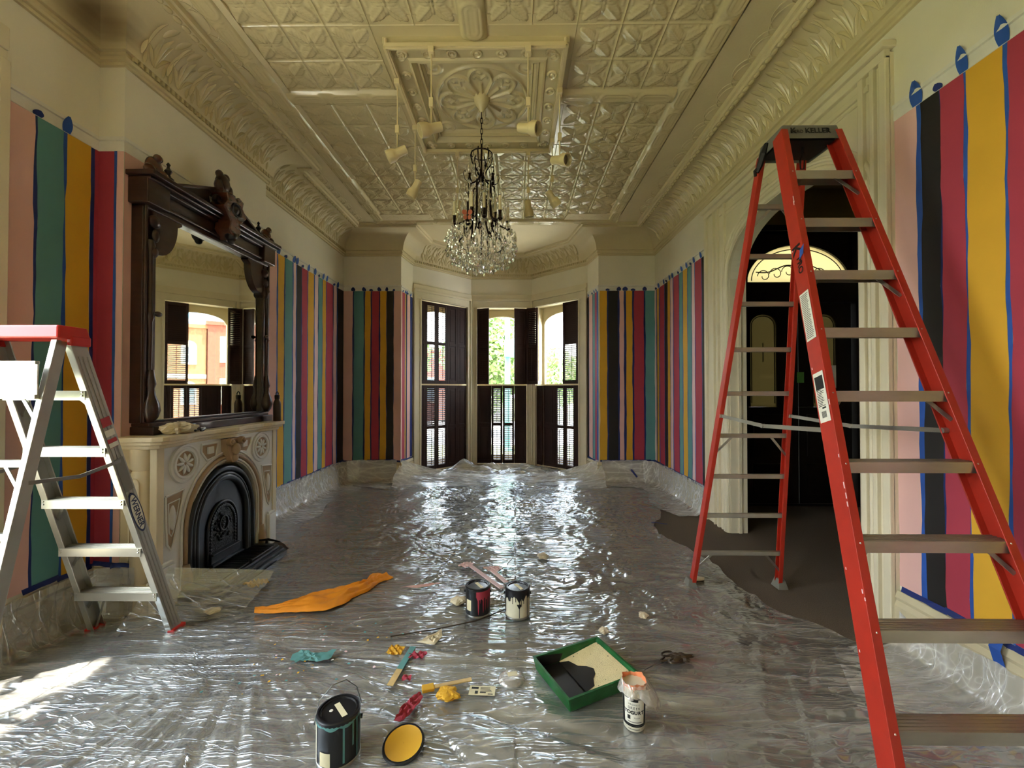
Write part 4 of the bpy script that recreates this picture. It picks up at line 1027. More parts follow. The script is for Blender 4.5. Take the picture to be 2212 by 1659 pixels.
mb = MB(); mb.prism([(.028*a, .112*b) for a, b in ell], .003, .0035, lambda u, v, w: M @ Vector((u, v, w))); mb.build('badge_face', 'label_white', badge)
text('badge_lettering', 'WERNER', .046, 'print_blue', badge, M @ Matrix.Translation((0, 0, .004)) @ Matrix.Rotation(-PI/2, 4, 'Z'), bold=.001)

# ------------------------------------------------------------------ marble fireplace
MY = 3.53
F1 = root('mantelpiece', (XB, MY, 0), 0, 'white marble mantelpiece with carved roundels and arched opening', 'fireplace')
AW, AH = .40, .92
aarc = [(-AW*math.cos(PI*i/24), .48 + (AH-.48)*math.sin(PI*i/24)) for i in range(25)]
mb = MB(); mb.prism([(-.66, 0), (-AW, 0)] + aarc + [(AW, 0), (.66, 0), (.66, 1.13), (-.66, 1.13)], .19, .24, lambda u, v, w: (w, u, v))
mb.build('front_slab', 'marble', F1, bevel=.004)
for s in (-1, 1):
    mb = MB(); mb.bx(0, .235, s*.66-.02, s*.66+.02, 0, 1.13); mb.bx(.0, .06, s*.68-.03, s*.68+.03, 0, 1.13); mb.bx(.2, .25, s*.68-.03, s*.68+.03, 0, 1.13)
    mb.build('side_slab', 'marble_side', F1, bevel=.004)
    mb = MB(); mb.lathe([(.062, 0), (.062, .2), (.05, .21), (.05, .24), (.06, .26), (.06, .96), (.05, .98), (.065, 1.0), (.065, 1.13)], 20, Matrix.Translation((.125, s*.685, 0))); mb.build('corner_column', 'marble_side', F1, smooth=40)
    pts = [(.125, s*.748, .45)] + [(.125+.032*math.sin(a), s*.744, .9+.05*math.cos(a)-.02) for a in np.linspace(-PI/2, PI/2, 9)] + [(.157, s*.744, .45)]
    mb = MB(); mb.tube([(.093, s*.744, .42), (.093, s*.744, .88)] + pts[1:-1] + [(.157, s*.744, .42), (.093, s*.744, .42)], .006, 6); mb.build('column_panel', 'marble_side', F1, smooth=50)
    # roundel: dished disc, rings and carved petals
    C = Vector((.24, s*.46, .985))
    Mx = Matrix.Translation(C) @ Matrix.Rotation(PI/2, 4, 'Y')
    mb = MB(); mb.lathe([(.143, 0), (.14, .014), (.128, .016), (.122, .006), (.112, .008), (.108, .018), (.094, .018), (.09, .003)], 32, Mx, caps=False); mb.build('roundel_ring', 'marble', F1, smooth=40)
    mb = MB(); mb.lathe([(.092, .0028), (.001, .0028)], 28, Mx, caps=False); mb.build('roundel_dish', 'marble_tan', F1)
    for k in range(9):
        a = 2*PI*k/9+.3; Q = Matrix.Translation(C + Vector((.006, .045*math.cos(a), .045*math.sin(a)))) @ Matrix.Rotation(a, 4, 'X')
        mb = MB(); mb.ball((0, 0, 0), (.012, .036, .012), 8, 6, Q.to_3x3()); q = mb.build('carved_petal', 'marble', F1, smooth=60); q.location = Q.translation
    # pendant panel
    pan = [(s*.63, .78), (s*.47, .80), (s*.50, .66), (s*.56, .44), (s*.585, .40), (s*.615, .44), (s*.625, .6)]
    mb = MB(); mb.prism(pan, .2395, .2425, lambda u, v, w: (w, u, v)); mb.build('panel_ground', 'marble_tan', F1)
    mb = MB(); mb.tube([(.243, u, v) for u, v in pan + [pan[0]]], .009, 6); mb.tube([(.244, s*.57+ (u-s*.57)*.62, .64+(v-.64)*.62) for u, v in pan + [pan[0]]], .005, 6); mb.build('panel_moulding', 'marble', F1, smooth=50)
    mb = MB(); mb.ball((.245, s*.572, .62), (.014, .028, .09), 8, 8); mb.ball((.243, s*.585, .29), (.01, .022, .032), 8, 6); mb.build('pendant', 'marble', F1, smooth=60)
    # top panel between roundel and key block
    pn = [(s*.12, 1.10), (s*.30, 1.10), (s*.30, 1.04), (s*.24, .97), (s*.15, .99)]
    mb = MB(); mb.prism(pn, .2395, .2425, lambda u, v, w: (w, u, v)); mb.build('panel_ground', 'marble_tan', F1)
    mb = MB(); mb.tube([(.243, u, v) for u, v in pn + [pn[0]]], .009, 6); mb.bx(.24, .256, s*.21-.03, s*.21+.03, 1.02, 1.075); mb.build('panel_moulding', 'marble', F1, smooth=50)
    mb = MB(); mb.bx(.18, .27, s*.62-.055, s*.62+.055, 0, .30); mb.bx(.18, .262, s*.62-.05, s*.62+.05, .30, .325); mb.build('plinth', 'marble', F1, bevel=.006)
    mb = MB(); mb.lathe([(.03, 0), (.042, .02), (.042, .16), (.03, .2), (.022, .24)], 12, Matrix.Translation((.255, s*(AW+.055), 0))); mb.build('arch_foot', 'marble_tan', F1, smooth=40)
for g, rr_, mt in ((.05, .018, 'marble_tan'), (.09, .009, 'marble'), (.02, .01, 'marble')):
    pts = [(.244, -(AW+g), 0.22 if g == .05 else .0)] + [(.244, u*(1+g/AW), .48 + (v-.48)*(1+g/(AH-.48))) for u, v in aarc] + [(.244, AW+g, .22 if g == .05 else 0)]
    mb = MB(); mb.tube(pts, rr_, 8); mb.build('arch_moulding', mt, F1, smooth=50)
mb = MB()                                        # key block with cabochon
mb.prism([(-.085, 1.12), (.085, 1.12), (.075, 1.02), (.045, .96), (.02, .915), (-.02, .915), (-.045, .96), (-.075, 1.02)], .23, .30, lambda u, v, w: (w, u, v))
mb.ball((.31, 0, 1.03), (.035, .042, .05), 12, 8); mb.ball((.30, 0, .955), (.03, .03, .035), 10, 7)
for s in (-1, 1): mb.lathe([(.03, -.02), (.034, 0), (.03, .02)], 14, Matrix.Translation((.31, s*.07, 1.095)) @ Matrix.Rotation(PI/2, 4, 'Y')); mb.ball((.335, s*.07, 1.095), .017, 8, 6)
mb.build('key_block', 'marble_tan', F1, smooth=40, bevel=.004)
def shelf_outline(k):
    pts = [(0, -.78)]
    for i in range(41):
        u = -.78 + 1.56*i/40; a = abs(u)
        e = .245 + .085*(1 if a > .62 else 0) - 0
        e = .33 if a > .55 else (.33 - .045*(0.5-0.5*math.cos(PI*min(1, (.55-a)/.15))) if a > .2 else .285 + .055*(0.5+.5*math.cos(PI*a/.2)))
        if a > .70: e -= .06*((a-.70)/.08)**2
        pts.append((e+k, u))
    pts.append((0, .78)); return pts
mb = MB()
mb.prism(shelf_outline(0), 1.178, 1.212, lambda u, v, w: (u, v, w)); mb.prism([(x, y*.985) for x, y in shelf_outline(-.018)], 1.155, 1.178, lambda u, v, w: (u, v, w)); mb.prism([(x, y*.965) for x, y in shelf_outline(-.045)], 1.128, 1.155, lambda u, v, w: (u, v, w))
mb.build('shelf', 'marble_side', F1, bevel=.006)
# iron insert
F2 = root('fireplace_insert', (XB, MY-.05, 0), 0, 'black cast iron arched fireplace insert with summer cover', 'fireplace insert')
def iarc(w, zc, h, n=22): return [(-w*math.cos(PI*i/n), zc+(h-zc)*math.sin(PI*i/n)) for i in range(n+1)]
mb = MB(); mb.prism([(-.385, .02)] + iarc(.385, .45, .885) + [(.385, .02)], .1, .235, lambda u, v, w: (w, u, v)); mb.build('back_plate', 'iron', F2)
for w, h, rr_, x in ((.375, .875, .026, .245), (.33, .83, .014, .25), (.30, .80, .03, .238), (.175, .60, .012, .24)):
    mb = MB(); mb.tube([(x, -w, .03)] + [(x, u, v) for u, v in iarc(w, .42 if w > .2 else .38, h)] + [(x, w, .03)], rr_, 10); mb.build('arch_band', 'iron', F2, smooth=60)
mb = MB(); mb.prism([(-.165, .05)] + iarc(.165, .38, .585) + [(.165, .05)], .232, .24, lambda u, v, w: (w, u, v)); cov = mb.build('summer_cover', 'iron_rough', F2)
mb = MB(); r = random.Random(3)
for i in range(26):
    a = PI*i/25; mb.ball((.246, -.145*math.cos(a), .38+.185*math.sin(a)), (.008, .014, .014), 6, 5)
for i in range(10):
    for s in (-1, 1): mb.ball((.246, s*.145, .10+.028*i), (.008, .012, .012), 6, 5)
for i in range(70):
    a = r.uniform(0, 6.28); q = r.uniform(0, .1); mb.ball((.244, q*math.cos(a), .40+q*1.2*math.sin(a)), (.010, .012, .012), 6, 5)
mb.tube([(.25, .05*math.cos(a), .42+.06*math.sin(a)) for a in np.linspace(0, 6.28, 20)], .009, 6)
mb.build('relief', 'iron', cov, smooth=60)['kind'] = 'stuff'
mb = MB(); mb.bx(.235, .285, -.17, .17, .20, .215); mb.bx(.235, .30, -.19, .19, .12, .135); mb.bx(.235, .27, -.17, .17, .135, .20); mb.build('grate_bar', 'iron', F2, bevel=.004)
F3 = root('hearth_fender', (XB+.25, MY-.06, 0), 0, 'low black cast iron hearth fender in front of the fireplace', 'fender')
mb = MB(); ol = [(.0, -.47), (.26, -.47), (.31, -.42), (.31, .41), (.26, .46), (0, .46)]
mb.prism(ol, .0, .045, lambda u, v, w: (u, v, w)); mb.prism([(x*.93, y*.97) for x, y in ol], .045, .07, lambda u, v, w: (u, v, w)); mb.prism([(x*.82, y*.93) for x, y in ol], .07, .095, lambda u, v, w: (u, v, w)); mb.build('plate', 'iron', F3, bevel=.006)
for i in range(22): MB().bar((.02, -.38+.036*i, .097), (.21, -.38+.036*i, .097), .010, .008).build('rib', 'iron', F3)
mb = MB(); mb.tube([(.235, -.36, .108), (.24, 0, .11), (.235, .3, .108)], .007, 8); mb.ball((.24, -.02, .115), .02, 8, 6); mb.build('rail', 'iron', F3)
mb = MB(); mb.tube([(.02, .46, .11), (.1, .47, .115), (.22, .455, .10)], [.008, .012, .007], 8); mb.cyl((.09, .46, .06), (.09, .465, .115), .012); mb.build('handle', 'iron', F3)

# ------------------------------------------------------------------ overmantel mirror
G = root('overmantel_mirror', (XB, 3.61, 1.212), 0, 'large dark carved wood mirror standing on the mantelpiece', 'mirror')
mb = MB(); mb.bx(.006, .05, -.68, .68, .06, 1.70); mb.build('back_board', 'dark_wood', G)
mb = MB(); mb.bx(.05, .056, -.665, .665, .095, 1.62); mb.build('mirror_glass', 'mirror_glass', G)
mb = MB(); mb.bx(0, .17, -.73, .70, 0, .06); mb.bx(0, .13, -.72, .69, .06, .085); mb.bx(.05, .085, -.66, .66, .085, .10); mb.build('base_rail', 'dark_wood', G, bevel=.006)
for s in (-1, 1):
    mb = MB(); mb.bx(0, .085, s*.69-.045, s*.69+.045, .085, 1.66); mb.bx(.085, .1, s*.655-.013, s*.655+.013, .09, 1.6); mb.bx(.085, .105, s*.725-.011, s*.725+.011, .09, 1.62); mb.build('stile', 'dark_wood', G, bevel=.005)
    mb = MB(); mb.lathe([(.02, .09), (.042, .12), (.056, .17), (.05, .22), (.028, .28), (.022, .33), (.032, .36), (.025, .40), (.016, .46)], 16, Matrix.Translation((.11, s*.685, 0))); mb.build('turned_base', 'dark_wood', G, smooth=50)
    mb = MB(); mb.lathe([(.016, .46), (.02, .8), (.03, .83), (.016, .86), (.018, 1.3), (.03, 1.34), (.02, 1.38)], 12, Matrix.Translation((.10, s*.69, 0))); mb.ball((.125, s*.65, .86), (.02, .03, .02), 8, 6); mb.build('colonnette', 'dark_wood', G, smooth=50)
    br = [(s*.65, 1.64), (s*.65, 1.26)] + [(s*(.65-.04-.17*math.sin(a)*1.0), 1.30+.0+.26*(1-math.cos(a))) for a in np.linspace(.0, PI/2, 9)] + [(s*.40, 1.585), (s*.40, 1.64)]
    mb = MB(); mb.prism(br if s > 0 else br[::-1], .05, .09, lambda u, v, w: (w, u, v)); mb.ball((.1, s*.66, 1.52), (.03, .05, .045), 10, 7); mb.ball((.1, s*.67, 1.30), (.03, .035, .045), 10, 7); mb.ball((.11, s*.66, 1.42), (.02, .03, .05), 8, 6); mb.build('bracket', 'dark_wood', G, smooth=40)
mb = MB()
for x, w, a, b in ((.10, .735, 1.60, 1.64), (.12, .745, 1.64, 1.665), (.09, .73, 1.665, 1.76), (.13, .75, 1.76, 1.785), (.165, .765, 1.785, 1.805), (.2, .785, 1.805, 1.84)): mb.bx(0, x, -w, w, a, b)
mb.build('crown_moulding', 'dark_wood', G, bevel=.006)
for s in (-1, 1): MB().bx(.0, .145, s*.67-.095, s*.67+.095, 1.62, 1.80).build('corner_block', 'dark_wood', G, bevel=.008)
for s in (-1, 1):                                # broken pediment, finials, corner crests
    pd = [(s*.52, 1.84), (s*.14, 1.84), (s*.10, 1.88), (s*.13, 1.95), (s*.10, 2.0), (s*.16, 2.02)]
    mb = MB(); mb.prism(pd if s < 0 else pd[::-1], .03, .10, lambda u, v, w: (w, u, v)); mb.bar((.07, s*.54, 1.85), (.07, s*.10, 2.035), .14, .022, (0, 0, 1)); mb.build('pediment', 'dark_wood', G, bevel=.004)
    mb = MB(); mb.lathe([(.035, 1.84), (.035, 1.89), (.02, 1.90), (.012, 1.92), (.026, 1.945), (.012, 1.965), (.008, 1.98), (.014, 1.995), (.004, 2.01)], 12, Matrix.Translation((.1, s*.545, 0))); mb.build('finial', 'black_wood', G, smooth=50)
    mb = MB(); mb.ball((.1, s*.67, 1.915), (.04, .062, .068), 14, 10); mb.ball((.12, s*.67-.05, 1.87), (.03, .05, .04), 8, 6); mb.ball((.12, s*.67+.05, 1.87), (.03, .05, .04), 8, 6); mb.ball((.13, s*.67, 1.97), (.025, .035, .03), 8, 6); mb.build('corner_crest', 'walnut', G, smooth=60)
star = [(-.11, 2.0), (-.045, 2.02), (0, 1.99), (.045, 2.02), (.11, 2.0), (.095, 1.94), (.15, 1.87), (.10, 1.82), (.06, 1.78), (.075, 1.70), (0, 1.62), (-.075, 1.70), (-.06, 1.78), (-.10, 1.82), (-.15, 1.87), (-.095, 1.94)]
mb = MB(); mb.prism(star, .1, .24, lambda u, v, w: (w, u, v)); sh = mb.build('cartouche', 'walnut', G, bevel=.008)
mb = MB(); Mx = Matrix.Translation((.24, 0, 1.89)) @ Matrix.Rotation(PI/2, 4, 'Y'); mb.lathe([(.062, 0), (.058, .012), (.046, .012), (.04, .002), (.03, .012), (.012, .02), (.001, .022)], 20, Mx, caps=False); mb.build('boss', 'black_wood', sh, smooth=40)
for s in (-1, 1): 
    mb = MB(); mb.tube([(.17, s*(.13+.035*math.cos(a)), 1.90+.05*math.sin(a)) for a in np.linspace(0, 5, 14)], [.02]*10+[.016, .012, .01, .008], 8); mb.build('scroll', 'black_wood', sh, smooth=60)
mb = MB(); mb.ball((.2, 0, 1.66), (.05, .05, .045), 12, 8); mb.ball((.2, 0, 1.62), (.03, .03, .03), 8, 6); mb.build('drop', 'black_wood', sh, smooth=60)
mb = MB(); mb.ball((.12, 0, 2.12), (.05, .07, .085), 14, 10); mb.ball((.13, -.06, 2.08), (.035, .04, .06), 8, 6); mb.ball((.13, .06, 2.08), (.035, .04, .06), 8, 6); mb.ball((.12, -.04, 2.19), (.03, .035, .035), 8, 6); mb.ball((.12, .04, 2.19), (.03, .035, .035), 8, 6); mb.bx(.05, .18, -.08, .08, 1.99, 2.05); mb.build('crest', 'dark_wood', G, smooth=60)

# things on the mantel shelf
b = root('water_flask', (-2.43, 4.235, 1.212), 0, 'dark brown metal water flask standing on the mantel shelf', 'flask')
mb = MB(); mb.lathe([(.034, 0), (.036, .004), (.036, .17), (.033, .19), (.022, .215), (.02, .235)], 20); mb.build('body', 'flask', b, smooth=40)
mb = MB(); mb.lathe([(.023, .225), (.024, .26), (.02, .265)], 16); mb.tube([(0, .022*math.cos(a), .268+.03*math.sin(a)) for a in np.linspace(0, PI, 10)], .005, 6); mb.build('cap', 'ladder_dark', b, smooth=40)
def crumple(name, mat, c, r, seed, label, cat, nu=26, nv=16, amp=.45, flat=.5, group=None, freq=5.0):
    n = np.random.default_rng(seed); ph = n.uniform(0, 6.28, 12); mb = MB()
    def f(s, t):
        a = 2*PI*s; b = -PI/2 + PI*t
        k = 1 + amp*(.5*math.sin(freq*a*1.0+ph[0]+3*t)+.4*math.sin(2*a+ph[1]+7*t)+.35*math.sin(9*a+ph[2])*math.sin(8*b+ph[3])) * math.cos(b)
        return (r[0]*k*math.cos(b)*math.cos(a), r[1]*k*math.cos(b)*math.sin(a), max(-r[2]*.5, r[2]*k*math.sin(b)*flat*2*.5) + r[2]*.5)
    mb.grid(nu, nv, f); o = mb.build(name, mat, None); o.location = c
    return tag(o, label, cat, group)
crumple('cleaning_rag', 'rag', (-2.435, 3.0, 1.213), (.065, .10, .085), 4, 'crumpled cream rag lying on the mantel shelf', 'rag', amp=.6, freq=7)
pl = root('pliers', (-2.42, 3.2, 1.215), .5, 'steel pliers with dark handles lying on the mantel shelf', 'pliers')
mb = MB(); mb.tube([(0, 0, .012), (.01, .05, .012), (.0, .10, .012)], [.006, .012, .004], 8); mb.tube([(0, 0, .012), (-.01, .05, .012), (.0, .10, .012)], [.006, .011, .004], 8); mb.build('jaws', 'steel', pl)
mb = MB()
for s in (-1, 1): mb.tube([(0, -.004, .012), (s*.02, -.04, .012), (s*.024, -.10, .012), (s*.016, -.14, .012)], [.006, .009, .009, .007], 8)
mb.build('handles', 'ladder_dark', pl, smooth=60)
# ------------------------------------------------------------------ crystal chandelier
CH = root('chandelier', (-.305, 3.75, 0), 0, 'crystal chandelier with dark bronze arms and candles hanging from the ceiling', 'chandelier')
mb = MB(); mb.lathe([(.075, 4.19), (.075, 4.17), (.06, 4.12), (.03, 4.08), (.022, 4.06), (.01, 4.05)], 20); mb.build('canopy', 'ceiling_paint', CH, smooth=40)
z = 4.05; i = 0
while z > 3.72:
    mb = MB(); a = 0 if i % 2 else PI/2
    mb.tube([(.010*math.cos(t)*math.cos(a), .010*math.cos(t)*math.sin(a), z-.03+.030*math.sin(t)) for t in np.linspace(0, 2*PI, 13)], .0035, 5, caps=False); mb.build('chain_link', 'bronze', CH); z -= .048; i += 1
mb = MB(); mb.tube([(0, 0, 3.75), (0, 0, 3.40)], .008, 8); mb.tube([(0, 0, 3.40), (0, 0, 2.75)], .006, 8); mb.lathe([(.004, 3.47), (.03, 3.465), (.036, 3.44), (.02, 3.42), (.006, 3.39)], 12); mb.build('stem', 'bronze', CH, smooth=40)
mb = MB(); mb.tube([(.095*math.cos(a), .095*math.sin(a), 3.665) for a in np.linspace(0, 2*PI, 25)], .006, 6); mb.build('crown_ring', 'bronze', CH)
NA = 6
for k in range(NA):
    a = 2*PI*k/NA + .26; c, s = math.cos(a), math.sin(a)
    def pr(pts): return [(r*c, r*s, z) for r, z in pts]
    mb = MB(); mb.tube(pr([(.085, 3.69), (.10, 3.64), (.085, 3.58), (.05, 3.53), (.03, 3.47)]), .006, 6); mb.build('crown_bar', 'bronze', CH, smooth=60)
    mb = MB(); mb.tube(pr([(.02, 3.44), (.07, 3.40), (.118, 3.38), (.125, 3.30), (.122, 3.15), (.13, 3.06), (.17, 3.03), (.215, 3.01), (.245, 3.02)]), [.006, .008, .009, .011, .011, .010, .009, .008, .008], 8); mb.build('arm', 'bronze', CH, smooth=60)
    mb = MB(); mb.tube(pr([(.128, 3.07), (.135, 2.98), (.16, 2.92), (.20, 2.86), (.18, 2.80), (.14, 2.78)]), [.009, .009, .008, .008, .006, .004], 6); mb.build('scroll', 'bronze', CH, smooth=60)
    mb = MB(); mb.tube(pr([(.12, 3.40), (.15, 3.42), (.165, 3.47), (.155, 3.50), (.14, 3.49)]), .0035, 5); mb.build('scroll', 'bronze', CH)
    for (r, zb, hh, off) in ((.245, 3.02, .13, 0), (.13, 3.06, .14, .52)):
        ca, sa = math.cos(a+off), math.sin(a+off); T = Matrix.Translation((r*ca, r*sa, 0))
        cup = MB().lathe([(.006, zb-.03), (.024, zb-.012), (.012, zb), (.014, zb+.05), (.017, zb+.06)], 12, T).build('candle_cup', 'bronze', CH, smooth=40)
        MB().lathe([(.0125, zb+.055), (.0125, zb+.055+hh), (.006, zb+.06+hh)], 10, T).build('candle', 'candle', CH, smooth=40)
        MB().lathe([(.005, zb+.06+hh), (.012, zb+.075+hh), (.010, zb+.10+hh), (.002, zb+.125+hh)], 8, T).build('bulb', 'crystal', CH, smooth=60)
    T = Matrix.Translation((.117*math.cos(a+.3), .117*math.sin(a+.3), 0))
    MB().lathe([(.005, 3.40), (.016, 3.41), (.012, 3.45), (.016, 3.46)], 10, T).build('candle_cup', 'bronze', CH)
def drop_mesh(name, w, h, n=6):
    return MB().lathe([(.0005, 0), (w*.35, -h*.12), (w*.6, -h*.45), (w, -h*.68), (w*.62, -h*.9), (.0005, -h)], n, caps=False).mesh(name, 'crystal')
DROPS = [drop_mesh('crystal', .012, .075), drop_mesh('crystal', .016, .06, 8), drop_mesh('crystal', .009, .11)]
BALL = MB().ball((0, 0, 0), .011, 6, 4).mesh('crystal', 'crystal')
rc = random.Random(9)
def hang(r, z, n, kinds, jr=.012, jz=.02):
    for i in range(n):
        a = 2*PI*(i+rc.random()*.6)/n; rr_ = r+rc.uniform(-jr, jr)
        link('crystal', DROPS[rc.choice(kinds)], CH, loc=(rr_*math.cos(a), rr_*math.sin(a), z+rc.uniform(-jz, jz)), rot=(rc.uniform(-.15, .15), rc.uniform(-.15, .15), rc.random()*6))
for r, z, n, kn in ((.27, 3.01, 20, (0, 1)), (.30, 2.95, 24, (0, 1, 2)), (.315, 2.87, 26, (0, 1)), (.30, 2.79, 26, (1, 0)), (.26, 2.73, 24, (1,)), (.21, 2.70, 20, (1, 0)), (.15, 2.67, 16, (1,)), (.08, 2.655, 10, (1, 0)), (.02, 2.64, 3, (1,)),
                    (.18, 2.95, 14, (0, 2)), (.20, 2.84, 14, (0,)), (.10, 3.66, 12, (2,)), (.11, 3.56, 10, (0, 1)), (.15, 3.38, 10, (2,)), (.17, 3.24, 10, (2, 0)), (.06, 3.34, 8, (2,)), (.07, 3.2, 8, (0,)), (.21, 3.12, 10, (2,))):
    hang(r, z, n, kn)
for r, z, n, kn in ((.10, 3.30, 8, (2, 0)), (.13, 3.5, 8, (2,)), (.2, 3.34, 8, (2,)), (.24, 3.2, 10, (2, 0)), (.04, 3.12, 6, (1,)), (.10, 2.9, 10, (0, 1)), (.23, 2.9, 14, (1,))): hang(r, z, n, kn)
for i in range(16):
    t = i/15; link('crystal', BALL, CH, loc=(.006*math.cos(9*t), .006*math.sin(9*t), 3.40-.62*t), scale=(1.6, 1.6, 1.6))
mb = MB()                                        # bead strings swagging from crown to lower ring
for k in range(10):
    a = 2*PI*k/10
    for i in range(16):
        t = i/15; r = .09+.17*t**1.6-.03*math.sin(PI*t); mb.ball((r*math.cos(a), r*math.sin(a), 3.66-.60*t), .0065, 5, 4)
mb.build('bead_strings', 'crystal', CH)['kind'] = 'stuff'
mb = MB()
for k in range(30):
    a = 2*PI*k/30
    for i in range(9):
        t = i/8; r = .30+.03*math.sin(PI*t)-.27*t**2; mb.ball((r*math.cos(a), r*math.sin(a), 2.93-.28*t), .008, 5, 4)
mb.build('bead_bowl', 'crystal', CH)['kind'] = 'stuff'
bf = root('paper_butterfly', (-.40, 3.46, 2.99), 0, 'orange paper butterfly clipped on the chandelier', 'butterfly')
for s in (-1, 1):
    for zz, ww, hh in ((.022, .042, .03), (-.02, .032, .026)):
        pl_ = [(0, 0)] + [(s*(ww*.55+ww*.5*math.cos(t)), zz+hh*math.sin(t)*.75) for t in np.linspace(-2.4, 2.4, 9)]
        MB().prism(pl_, -.001, .001, lambda u, v, w: (u, w-abs(u)*.25, v)).build('wing', 'butterfly', bf)
MB().tube([(0, -.002, -.03), (0, -.004, .03)], .004, 6).build('body', 'ladder_dark', bf)

# ------------------------------------------------------------------ track lights
TX0, TX1, TY0, TY1, TZ = -.965, .375, 3.06, 4.43, 4.085
tr = root('lighting_track', (0, 0, 0), 0, 'cream lighting track framing the ceiling medallion', 'lighting track')
for a, b in (((TX0, TY0), (TX1, TY0)), ((TX1, TY0), (TX1, TY1)), ((TX1, TY1), (TX0, TY1)), ((TX0, TY1), (TX0, TY0))):
    MB().bar((*a, TZ), (*b, TZ), .036, .03).bar((*a, TZ-.017), (*b, TZ-.017), .008, .006).build('track_rail', 'track_white', tr)
for x, y in ((TX0, TY0), (TX1, TY0), (TX1, TY1), (TX0, TY1)):
    MB().cyl((x, y, TZ), (x, y, 4.14), .012).build('track_mount', 'track_white', tr)
def spot(x, y, aim, label):
    o = root('track_spotlight', (x, y, TZ-.018), 0, label, 'spotlight', 'spotlights hanging from the ceiling track')
    MB().bx(-.022, .022, -.03, .03, -.045, 0).build('adapter', 'track_white', o, bevel=.004)
    MB().cyl((0, 0, -.04), (0, 0, -.56), .0055, n=8).build('rod', 'track_white', o)
    MB().bx(-.016, .016, -.016, .016, -.44, -.375).build('connector', 'track_white', o, bevel=.003)
    d = Vector(aim).normalized(); M = Matrix.Translation((0, 0, -.60)) @ d.to_track_quat('Z', 'Y').to_matrix().to_4x4()
    h = MB().lathe([(.02, -.085), (.034, -.08), (.036, .0), (.048, .03), (.052, .035), (.052, .09), (.046, .09), (.044, .045)], 22, M, caps=False).lathe([(.02, -.085), (.001, -.086)], 22, M, caps=False).build('lamp_head', 'track_white', o, smooth=40)
    MB().lathe([(.045, .05), (.03, .055), (.001, .058)], 22, M, caps=False).build('lamp_lens', 'lamp_glass', h)
spot(-.623, TY0, (-.8, -.3, -.35), 'cream spotlight on the front track above and left of the chandelier')
spot(.096, TY0, (.75, -.45, -.3), 'cream spotlight on the front track above and right of the chandelier')
spot(TX0, 3.378, (-.85, -.1, -.45), 'cream spotlight hanging on the end of the track nearest the mirror, front one')
spot(TX0, 3.98, (-.5, .1, -.85), 'cream spotlight hanging on the track side nearest the mirror, rear one')
spot(TX1, 3.491, (.6, -.6, -.3), 'cream spotlight on the track side nearest the red ladder, front one')
spot(TX1, 4.195, (.6, .3, -.75), 'cream spotlight on the track side nearest the red ladder, rear one')
spot(-.618, TY1, (-.2, .3, -.9), 'cream spotlight half hidden behind the chandelier')
spot(.139, TY1, (.12, .15, -1), 'cream spotlight pointing straight down just beyond the chandelier')

# ------------------------------------------------------------------ plastic drop sheets
RB = [(0.85, 2.26), (2.2, 2.26), (2.54, 2.05), (2.86, 1.80), (3.3, 1.74), (3.73, 1.71), (4.36, 1.515), (4.7, 1.56), (5.0, 1.72), (5.26, 1.80), (5.5, 2.0), (6.9, 2.1)]
LB = [(0.85, -2.80), (2.6, -2.80), (2.95, -2.30), (3.05, -2.12), (3.95, -2.12), (4.12, -2.3), (4.2, -2.42), (4.45, -2.72), (6.9, -2.62)]
FOOT = [(-.253, 2.84, .09), (.015, 2.82, .09), (-.736, 1.75, .10), (-.47, 1.775, .10), (.363, 2.205, .21), (.535, 1.9, .06), (-.165, 2.1, .06), (-.3, 2.1, .1), (.8, 2.33, .1)]
def wrinkle(X, Y):
    fx, fy = -1.55, 2.48
    th = np.arctan2(Y-fy, X-fx); r = np.hypot(X-fx, Y-fy)
    near = 1/(1+np.exp((Y-2.55)*5))
    fan = vnoise(th*16+3, r*.9, 5)*.5*np.minimum(r, 1.6) + vnoise(th*38, r*1.5+7, 6)*.22*np.minimum(r, 1.6)
    z = fan*.024*near
    # long soft pull folds across the middle of the room
    for i, (ang, f, am) in enumerate(((.35, 9, .006), (-.5, 7, .006), (1.2, 6, .005), (-.12, 13, .004))):
        c, s = math.cos(ang), math.sin(ang); u = X*c+Y*s; v = -X*s+Y*c
        msk = np.clip(snoise(X*.7+i*9, Y*.7, 30+i)*1.6+.3, 0, 1)
        z = z + am*vnoise(u*.8+i*5, v*f, 40+i)*msk
    far = 1-near*.55
    wx = .16*snoise(X*1.7, Y*1.7, 61)+.05*snoise(X*5, Y*5, 62); wy = .16*snoise(X*1.7+9, Y*1.7, 63)+.05*snoise(X*5+3, Y*5, 64)
    def rot(f, a): c, s = math.cos(a), math.sin(a); return ((X+wx)*c+(Y+wy)*s)*f, (-(X+wx)*s+(Y+wy)*c)*f
    cr = np.clip(snoise(X*.9+4, Y*.9+2, 8)*1.5+.55, .12, 1)
    c2 = np.clip(snoise(X*1.3+7, Y*1.3+2, 18)*1.6+.4, .05, 1)
    z = z + far*(vnoise(*rot(3.1, .4), 9)*.016 + np.abs(vnoise(*rot(5.3, 1.3), 10))*.020*cr + np.abs(vnoise(*rot(9.7, 2.2), 11))*.010*c2 + vnoise(*rot(18, .9), 12)*.0040*cr)
    for (ox, oy, rr) in FOOT:
        g = np.exp(-np.maximum(0, np.hypot(X-ox, Y-oy)-rr)**2/.006); z = z*(1-g)
    u, v = rot(1.0, 1.9); z = z + np.abs(vnoise(u*34, v*11, 14))*.0026*c2
    u, v = rot(1.0, .3); z = z + vnoise(u*14, v*40, 15)*.0012
    return z
